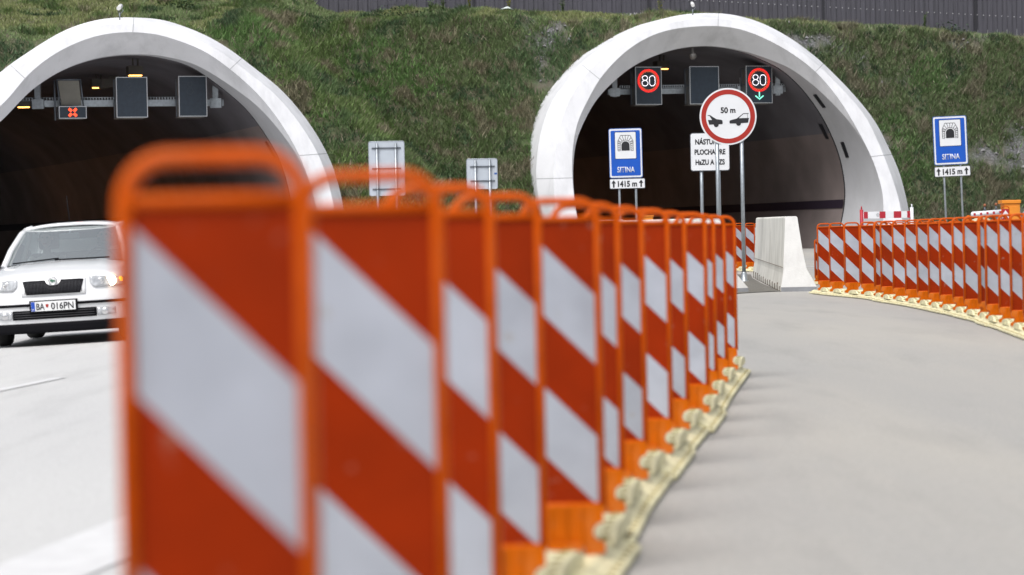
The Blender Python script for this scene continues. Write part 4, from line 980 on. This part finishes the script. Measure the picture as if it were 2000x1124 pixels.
mb = MB(); mb.tube(path, 1, 8, ell=(.02, .011, (0, 1, 0))); mb.box((-.2, -.2, 0), (.2, .2, .1)); mb.build('frame', M['orange'], t)
# cabinet
t, zc, u = sign_frame('orange_cabinet', 'plain orange cabinet with a lipped lid on the far right', 'cabinet', 1976, 415, 63)
W = 33*u; top = zc+24*u; mb = MB(); mb.box((-W/2+.03, 0, .1), (W/2, .5, top-.09)); mb.build('body', M['orangebox'], t, bevel=.01)
mb = MB(); mb.box((-W/2-.03, -.03, top-.087), (W/2+.02, .53, top)); mb.build('lid', M['orangebox'], t, bevel=.012)
mb = MB(); mb.box((-W/2+.07, -.012, .2), (W/2-.05, -.002, top-.16)); mb.build('door', M['orangebox'], t, bevel=.004)
mb = MB(); mb.tube([(W*.25, -.035, top*.62), (W*.25, -.035, top*.62+.1)], .01, 6); mb.box((-W/2, .02, 0), (W/2, .48, .1)); mb.build('handle', M['galvd'], t)
# cone and sandbags glimpsed behind the row
p = P(1894, 560, 58); p.z = G(p.x, 58); t = thing('traffic_cone', 'orange cone glimpsed through the handles at the left end of the boom', 'traffic cone', p)
mb = MB(); mb.box((-.2, -.2, 0), (.2, .2, .04)); mb.build('foot', M['orange2'], t, bevel=.01)
mb = MB(); mb.lathe([(.16, .04), (.05, 1.17), (.03, 1.19), (0, 1.19)], (0, 0, 0), 18); mb.build('body', M['orange2'], t)
mb = MB(); mb.lathe([(.128, .45), (.109, .65)], (0, -.001, 0), 18); mb.build('white_band', M['whitesheet'], t)
p = P(1918, 560, 60); p.z = G(p.x, 60); t = thing('concrete_block', 'pale yellow wedge glimpsed through the handles under the boom', 'block', p)
mb = MB(); mb.prism([(-.30, 0), (.38, 0), (.38, .95), (.10, 1.16), (-.30, 1.0)], 0, .6); mb.build('body', mat('yellowish_block', (.60, .55, .36), .8, var=.15), t, bevel=.02)
p = P(1268, 560, 64); p.z = G(p.x, 64); t = thing('orange_cabinet', 'small orange cabinet glimpsed between handles of the left row', 'cabinet', p)
mb = MB(); mb.box((-.13, 0, .05), (.13, .3, 1.28)); mb.build('body', M['orangebox'], t, bevel=.01); mb = MB(); mb.box((-.15, -.02, 1.283), (.15, .32, 1.33)); mb.build('lid', M['orangebox'], t, bevel=.01)

# ------------------------------------------------------------------ car
def car():
    Yc = 30.0; p = P(108, 600, Yc); gx = p.x; yaw = R(-2.4)
    t = thing('car', 'white saloon car with a lit headlamp driving out of the left tunnel', 'car', (gx, Yc, G(gx, Yc)+.004), -yaw*0+R(2.4)); t.rotation_euler = (0, math.atan(.04)*-1, R(2.0))
    HW = .865
    def fy(x, z):   # nose surface
        a = abs(x)/HW; return .02+.30*a**3.2+(.20*max(0, z-.50)**1.0*(1+.3*a) if z > .5 else .10*max(0, .36-z))
    def ztop(x): return .815-.05*(x/HW)**2
    xs = [HW*math.sin(math.pi/2*k/16) if False else HW*k/16 for k in range(-16, 17)]
    body = MB()
    zs = [.16, .20, .26, .31, .36, .42, .47, .50, .55, .60, .66, .72, .77]
    rows = []
    for k, z in enumerate(zs+['t']):
        rows.append([])
        for x in xs:
            zz = ztop(x) if z == 't' else min(z, ztop(x)-.004*(13-k))
            rows[-1].append(Vector((x, fy(x, zz), zz)))
    body.grid(rows)
    # bonnet
    rows = []; nb = 12
    for k in range(nb+1):
        s_ = k/nb; rows.append([])
        for x in xs:
            a = abs(x)/HW; xw = x*(1-.02*s_); zf = ztop(x); yf = fy(x, zf); yb = 1.22-.20*(1-a*a)*0-.10*(1-a**2)+.10*a*a; zb = 1.0-.07*a**2.2
            y = yf+(yb-yf)*s_; z = zf+(zb-zf)*(s_**.62)+.010*math.sin(math.pi*s_)+(.012*math.exp(-((a-.55)/.06)**2)*s_)
            if k == 0: z = zf; xw = x
            rows[-1].append(Vector((xw, y, z)))
    body.grid(rows)
    # flanks
    for s_ in (-1, 1):
        rows = []
        for y in [fy(HW, .5), .45, .6, .8, 1.0, 1.2, 1.6, 2.2, 2.8, 3.4, 3.8, 4.2, 4.45]:
            zt = .765+(min(y, 1.3)-.3)*.16 if y < 1.3 else .94; tp = 1-.10*max(0, (y-3.8)/.65); rows.append([])
            if y == fy(HW, .5): zt = ztop(HW)
            for k in range(9):
                f = k/8; z = .18+(zt-.18)*f; bulge = .012*math.sin(math.pi*f)-(.022*f**3)
                rows[-1].append(Vector((s_*(HW+bulge)*tp, y+(fy(HW, z)-fy(HW, .5) if y < .4 else 0), z)))
        body.grid(rows, flip=(s_ > 0))
        # shoulder to the glass
    # rear deck and tail
    rows = [[Vector((x*.98, y, z-.05*(x/HW)**2)) for x in xs] for y, z in ((3.55, .98), (4.0, 1.0), (4.4, .98), (4.48, .9), (4.5, .5), (4.45, .2))]
    body.grid(rows); bo = body.build('body', M['paint'], t)
    bo.modifiers.new('s', 'SOLIDIFY').thickness = .008
    # cabin: pillars/roof frame
    def cab(y, z, w_): return y, z, w_
    roof = MB(); rows = []
    for k in range(9):
        s_ = k/8; y = 1.90+1.35*s_; zc_ = 1.415+.045*math.sin(math.pi*min(1, s_*.9+.12)); w_ = .565+.02*math.sin(math.pi*s_); rows.append([])
        for j in range(-8, 9): a = j/8; rows[-1].append(Vector((w_*a, y-(.10*(1-a*a) if k == 0 else 0), zc_-.045*abs(a)**3)))
    roof.grid(rows); roof.build('roof', M['paint'], t, solid=.03)
    pil = MB()
    for s_ in (-1, 1):
        pil.tube([(s_*.745, 1.16, .93), (s_*.69, 1.45, 1.14), (s_*.60, 1.80, 1.345), (s_*.565, 1.95, 1.39)], [.038, .036, .034, .03], 8)
        pil.tube([(s_*.565, 1.95, 1.39), (s_*.575, 2.5, 1.42), (s_*.565, 3.2, 1.39), (s_*.66, 3.65, 1.15), (s_*.74, 4.0, .97)], .034, 8)
        pil.tube([(s_*.73, 2.55, .93), (s_*.585, 2.5, 1.40)], .03, 8)
        rows = [[Vector((s_*.855, y, .93)), Vector((s_*.74, y, .965))] for y in (1.1, 2.0, 3.0, 4.0)]; pil.grid(rows)
    pil.build('pillars', M['paint'], t)
    # windscreen
    ws = MB(); rows = []
    for k in range(9):
        s_ = k/8; rows.append([])
        for j in range(-10, 11):
            a = j/10; w_ = .735-.165*s_-.01*math.sin(math.pi*s_); y = 1.09+.74*s_+.12*a*a*(1-.4*s_); z = .985-.045*a*a*(1-s_)+.42*s_-.02*s_*a*a+.02*math.sin(math.pi*s_)
            rows[-1].append(Vector((w_*a, y, z)))
    ws.grid(rows); ws.build('windscreen', M['glass'], t)
    mb = MB(); mb.tube([(v.x*.985, v.y-.006, v.z+.004) for v in rows[0]], .010, 6); mb.tube([(-.1, 1.02, 1.005), (.55, 1.10, 1.0)], .008, 6); mb.tube([(-.62, 1.10, .985), (-.05, 1.02, 1.02)], .008, 6); mb.build('wiper', M['blackpl'], t)
    # side and rear glass
    for s_ in (-1, 1):
        mb = MB(); mb.add([(s_*.74, 1.35, .95), (s_*.73, 3.7, .95), (s_*.58, 3.3, 1.38), (s_*.575, 2.0, 1.385)], [(0, 1, 2, 3)]); mb.build('side_window', M['glass'], t)
    mb = MB(); mb.grid([[Vector((x*.70, 3.85, .98)) for x in (-1, 0, 1)], [Vector((x*.55, 3.3, 1.38)) for x in (-1, 0, 1)]]); mb.build('rear_window', M['glass'], t)
    # interior
    mb = MB(); mb.box((-.70, 1.25, .86), (.70, 1.6, .93)); mb.box((-.75, 1.3, .25), (.75, 3.6, .3)); mb.build('dashboard', M['blackpl'], t, bevel=.02)
    for x in (-.37, .37):
        mb = MB(); mb.box((x-.24, 2.45, .45), (x+.24, 2.60, 1.10)); mb.box((x-.13, 2.47, 1.14), (x+.13, 2.57, 1.30)); mb.box((x-.24, 1.95, .42), (x+.24, 2.5, .55)); mb.build('front_seat', M['seat'], t, bevel=.04)
    mb = MB(); mb.box((-.65, 3.2, .45), (.65, 3.35, 1.1)); mb.build('rear_seat', M['seat'], t, bevel=.04)
    mb = MB(); mb.box((-.12, 1.70, 1.255), (.12, 1.73, 1.325)); mb.tube([(0, 1.73, 1.30), (0, 1.80, 1.37)], .012, 6); mb.build('rear_view_mirror', M['signback'], t, bevel=.02)
    mb = MB(); mb.tube([(.37+.18*math.cos(a), 1.72-.05*math.sin(a), .95+.17*math.sin(a)) for a in np.linspace(0, 2*math.pi, 25)[:-1]], .014, 8, closed=True); mb.tube([(.37, 1.72, .95), (.37, 1.55, .90)], .03, 8); mb.build('steering_wheel', M['blackpl'], t)
    # front patches conforming to the nose
    def patch(name, xa, xb, zb, zt_, off, mt, nx_=16, nz_=3, par=t, th=.01):
        mb = MB(); rows = []
        for j in range(nz_+1):
            rows.append([])
            for i in range(nx_+1):
                x = xa+(xb-xa)*i/nx_; lo = zb(x) if callable(zb) else zb; hi = zt_(x) if callable(zt_) else zt_; z = lo+(hi-lo)*j/nz_; rows[-1].append(Vector((x, fy(x, z)-off, z)))
        mb.grid(rows); return mb.build(name, mt, par, solid=th)
    gt = lambda x: (.762-.060*max(0, 1-(abs(x)/.085)**2)**.5 if abs(x) < .085 else .768)-.035*max(0, (abs(x)-.30))/.06*.2
    gb = lambda x: .605+.004*abs(x)
    def gtop(x):
        v = gt(x); 
        return v
    # chrome/paint surround then grille
    gr_ = patch('grille_surround', -.375, .375, lambda x: .590, lambda x: .782, .010, M['paint'], 40)
    g = MB(); rows = []
    for j in range(5):
        rows.append([])
        for i in range(61):
            f = -1+2*i/60; z0_ = .606; hi = gt(f*.35); z = z0_+(hi-z0_)*j/4; wz = .315+.042*j/4; x = f*wz; rows[-1].append(Vector((x, fy(x, z)-.020, z)))
    g.grid(rows); go = g.build('grille', M['blackpl'], t, solid=.008)
    mb = MB()
    for i in range(-20, 21):
        x = i*.0165; hi = gt(x)-.012
        if abs(x) > .33: continue
        mb.tube([(x, fy(x, .62)-.026, .614), (x, fy(x, hi)-.026, hi)], .0028, 4)
    mb.build('slats', mat('dark_grille_slat', (.06, .06, .07), .4), go)
    mb = MB(); c_ = Vector((0, fy(0, .765)-.022, .757)); mb.lathe([(.052, 0), (.052, -.014), (.046, -.018), (.040, -.014)], c_, 28, 'y'); be = mb.build('badge', M['chrome'], t)
    mb = MB(); mb.lathe([(.041, -.012), (.0, -.013)], c_, 24, 'y'); mb.build('badge_field', M['plate'], be)
    mb = MB(); k_ = c_+Vector((0, -.016, 0)); mb.prism([(k_.x-.030, k_.z+.012), (k_.x-.012, k_.z+.022), (k_.x+.004, k_.z+.010), (k_.x+.028, k_.z+.010), (k_.x+.034, k_.z), (k_.x+.026, k_.z-.008), (k_.x+.004, k_.z-.008), (k_.x-.006, k_.z-.022), (k_.x-.016, k_.z-.006), (k_.x-.026, k_.z-.004)], k_.y-.003, k_.y); mb.build('badge_emblem', M['greenemb'], be)
    # headlamps
    for s_ in (-1, 1):
        top = lambda x: min(ztop(x)-.012, .795-.03*max(0, (abs(x)-.45)))
        bot = lambda x: .655+.02*(abs(x)-.42)+max(0, (.47-abs(x)))*1.4
        h = patch('headlight', s_*.425, s_*.845, bot, top, .012, M['lensgl'], 14, 5)
        mb = MB(); x = s_*.66; cy = fy(x, .725)-.030; mb.lathe([(.062, .01), (.058, -.002), (0, -.006)], (x, cy, .725), 20, 'y'); mb.build('lit_bulb', M['headon'] if s_ > 0 else M['headdim'], h)
        mb = MB(); x = s_*.545; cy = fy(x, .72)-.024; mb.lathe([(.045, .01), (.038, .0), (.02, .006), (0, .008)], (x, cy, .722), 18, 'y'); mb.build('reflector', M['chrome'], h)
        mb = MB(); x = s_*.765; cy = fy(x, .74)-.028; mb.lathe([(.030, .01), (.026, -.002), (0, -.006)], (x, cy, .735), 14, 'y'); mb.build('indicator', M['indic'], h) if s_ > 0 else None
        patch('fog_light', s_*.50, s_*.70, lambda x: .325+.10*max(0, abs(x)-.60), lambda x: .415, .012, M['lensgl'], 8, 3)
        mb = MB(); x = s_*.585; mb.lathe([(.038, 0), (.03, -.006), (0, -.004)], (x, fy(x, .37)-.028, .368), 16, 'y'); mb.build('fog_reflector', M['chrome'], t)
        patch('bumper_strip', s_*.26, s_*.86, .470, .502, .012, M['blackpl'], 14, 2)
        # mirror
        mb = MB(); mb.lathe([(0, -.06), (.07, -.05), (.095, 0), (.09, .05), (0, .06)], (0, 0, 0), 16, 'y'); o = mb.build('wing_mirror', M['paint'], t); o.location = (s_*.955, 1.42, 1.0); o.scale = (1.05, 1, .72)
        mb = MB(); mb.tube([(s_*.78, 1.42, .94), (s_*.90, 1.42, .97)], .025, 8); mb.build('mirror_arm', M['blackpl'], t)
    patch('air_intake', -.49, .49, .318, .425, .012, M['blackpl'], 20, 3)
    mb = MB()
    for z in (.345, .372, .40): mb.tube([(x, fy(x, z)-.026, z) for x in np.linspace(-.47, .47, 13)], .004, 4)
    mb.build('intake_bars', mat('intake_bar', (.05, .05, .055), .5), t)
    patch('under_tray', -.80, .80, .155, .272, .010, M['blackpl'], 20, 3)
    mb = MB(); mb.box((-.78, .35, .17), (.78, 4.3, .24)); mb.build('underside', M['blackpl'], t)
    # plate
    mb = MB(); zc_ = .468; yp = fy(0, zc_)-.045; mb.box((-.28, yp, zc_-.070), (.28, yp+.05, zc_+.068)); mb.build('plate_holder', M['blackpl'], t, bevel=.004)
    mb = MB(); mb.box((-.26, yp-.006, zc_-.056), (.26, yp-.001, zc_+.056)); pl = mb.build('number_plate', M['plate'], t)
    mb = MB(); mb.box((-.258, yp-.009, zc_-.053), (-.215, yp-.0065, zc_+.053)); mb.build('blue_band', M['plateblue'], pl)
    text_mesh('plate_lettering', 'BA', .078, M['black'], pl, -.150, zc_-.039, yp-.008, width=.095, bold=.012)
    text_mesh('plate_lettering', '016PN', .078, M['black'], pl, .105, zc_-.039, yp-.008, width=.262, bold=.012)
    mb = MB(); mb.prism([(-.088, zc_+.022), (-.055, zc_+.022), (-.055, zc_-.002), (-.0715, zc_-.020), (-.088, zc_-.002)], yp-.009, yp-.0065); mb.build('plate_shield', M['red'], pl)
    text_mesh('country_code', 'SK', .02, M['plate'], pl, -.236, zc_-.044, yp-.0098, width=.028)
    # wheels
    for y in (.92, 3.5):
        for s_ in (-1, 1):
            prof = [(.20, -.10), (.29, -.10), (.312, -.075), (.316, 0), (.312, .075), (.29, .10), (.20, .10)]
            mb = MB(); mb.lathe(prof, (0, 0, 0), 32, 'x'); wh = mb.build('wheel', M['tyre'], t); wh.location = (s_*.755, y, .316)
            mb = MB(); mb.lathe([(.205, s_*.085), (.20, s_*.06), (.05, s_*.075), (0, s_*.08)], (0, 0, 0), 24, 'x')
            for k in range(5): a = k*1.2566; mb.tube([(s_*.08, .04*math.cos(a), .04*math.sin(a)), (s_*.088, .195*math.cos(a), .195*math.sin(a))], .018, 6)
            mb.build('rim', M['rim'], wh)
    mb = MB(); mb.tube([(-.05, 2.2, 1.45), (-.09, 2.35, 1.80)], .006, 6); mb.build('aerial', M['blackpl'], t)
    # people in the car
    def person(x, label, shirt, hands):
        q = thing('person', label, 'person', t.matrix_basis @ Vector((x, 2.25, .50)), 0); q.rotation_euler = t.rotation_euler
        me = bpy.data.meshes.new('torso'); V = [(0, .05, .02), (0, .08, .25), (0, .07, .45), (0, .05, .56), (0, .03, .60), (0, .01, .68), (-.17, .05, .50), (-.22, -.05, .27), (-.15, -.35, .33), (-.14, -.45, .37), (.17, .05, .50), (.22, -.05, .27), (.15, -.35, .33), (.14, -.45, .37), (-.10, -.05, .02), (-.12, -.45, .05), (.10, -.05, .02), (.12, -.45, .05)]
        if not hands:
            for i_, v_ in ((8, (-.12, -.25, .12)), (9, (-.08, -.33, .12)), (12, (.12, -.25, .12)), (13, (.08, -.33, .12))): V[i_] = v_
        E = [(0, 1), (1, 2), (2, 3), (3, 4), (4, 5), (2, 6), (6, 7), (7, 8), (8, 9), (2, 10), (10, 11), (11, 12), (12, 13), (0, 14), (14, 15), (0, 16), (16, 17)]
        rad = [.13, .15, .15, .07, .055, .06, .07, .05, .036, .03, .07, .05, .036, .03, .09, .07, .09, .07]
        me.from_pydata(V, E, []); o = bpy.data.objects.new('clothed_body', me); COL.objects.link(o); o.parent = q
        sk = o.modifiers.new('k', 'SKIN')
        for i_, r_ in enumerate(rad): me.skin_vertices[0].data[i_].radius = (r_, r_)
        me.skin_vertices[0].data[0].use_root = True; o.modifiers.new('s', 'SUBSURF').levels = 1; me.materials.append(shirt)
        o.modifiers['s'].render_levels = 1
        mb = MB(); rows = []
        for i_ in range(15):
            a = math.pi*i_/14; z = .115*math.cos(a); rows.append([])
            for j in range(21):
                b_ = 2*math.pi*j/20; r_ = math.sin(a)*(1-.18*(i_/14)); cx, cy = .077*r_*math.cos(b_), .095*r_*math.sin(b_); nose = .022*math.exp(-((b_-4.712)/.22)**2)*math.exp(-((i_-8.2)/1.2)**2); brow = -.006*math.exp(-((i_-6.8)/.7)**2)*(1 if 4 < b_ < 5.4 else 0)
                rows[-1].append(Vector((cx, cy-nose-brow, z+.78)))
        mb.grid(rows); mb.lathe([(0, -.02), (.02, -.015), (.022, .015), (0, .02)], (.078, 0, .775), 8, 'x'); mb.lathe([(0, -.02), (.02, -.015), (.022, .015), (0, .02)], (-.078, 0, .775), 8, 'x'); mb.build('head', M['skin'], q)
        mb = MB(); rows = []
        for i_ in range(9):
            a = math.pi*.56*i_/8; rows.append([])
            for j in range(21):
                b_ = 2*math.pi*j/20; fr = max(0, -math.sin(b_)); cut = 1 if i_ < 5 else 1-.35*fr; aa = a*cut; rows[-1].append(Vector((.084*math.sin(aa)*math.cos(b_), .102*math.sin(aa)*math.sin(b_)+.006, .795+.108*math.cos(aa))))
        mb.grid(rows); mb.build('hair', M['hair'], q)
        mb = MB()
        for s_ in (-1, 1): mb.lathe([(0, -.004), (.009, -.002), (0, .002)], (s_*.030, -.086, .79), 8, 'y')
        mb.build('eyes', M['black'], q)
        mb = MB(); mb.tube([(-.022, -.083, .715), (0, -.088, .712), (.022, -.083, .715)], .005, 6); mb.build('mouth', M['red'], q)
        if hands:
            for s_ in (-1, 1):
                mb = MB(); b0 = Vector((s_*.14, -.47, .39)); mb.tube([b0+Vector((0, .03, -.02)), b0, b0+Vector((0, -.04, .02))], [.026, .034, .030], 8)
                for k in range(4): c_ = b0+Vector((s_*(-.03+.018*k), -.05, .02)); mb.tube([c_, c_+Vector((0, -.035, .012-.002*k)), c_+Vector((0, -.045, -.02)), c_+Vector((0, -.025, -.035))], [.009, .009, .008, .007], 6)
                mb.tube([b0+Vector((-s_*.03, -.02, .01)), b0+Vector((-s_*.05, -.045, .02)), b0+Vector((-s_*.045, -.065, .0))], [.011, .010, .008], 6); mb.build('hand', M['skin'], q)
    person(.37, 'driver in grey top behind the wheel of the white car', M['shirt'], True)
    person(-.37, 'front passenger in pale top seated in the white car', M['shirt2'], False)
car()
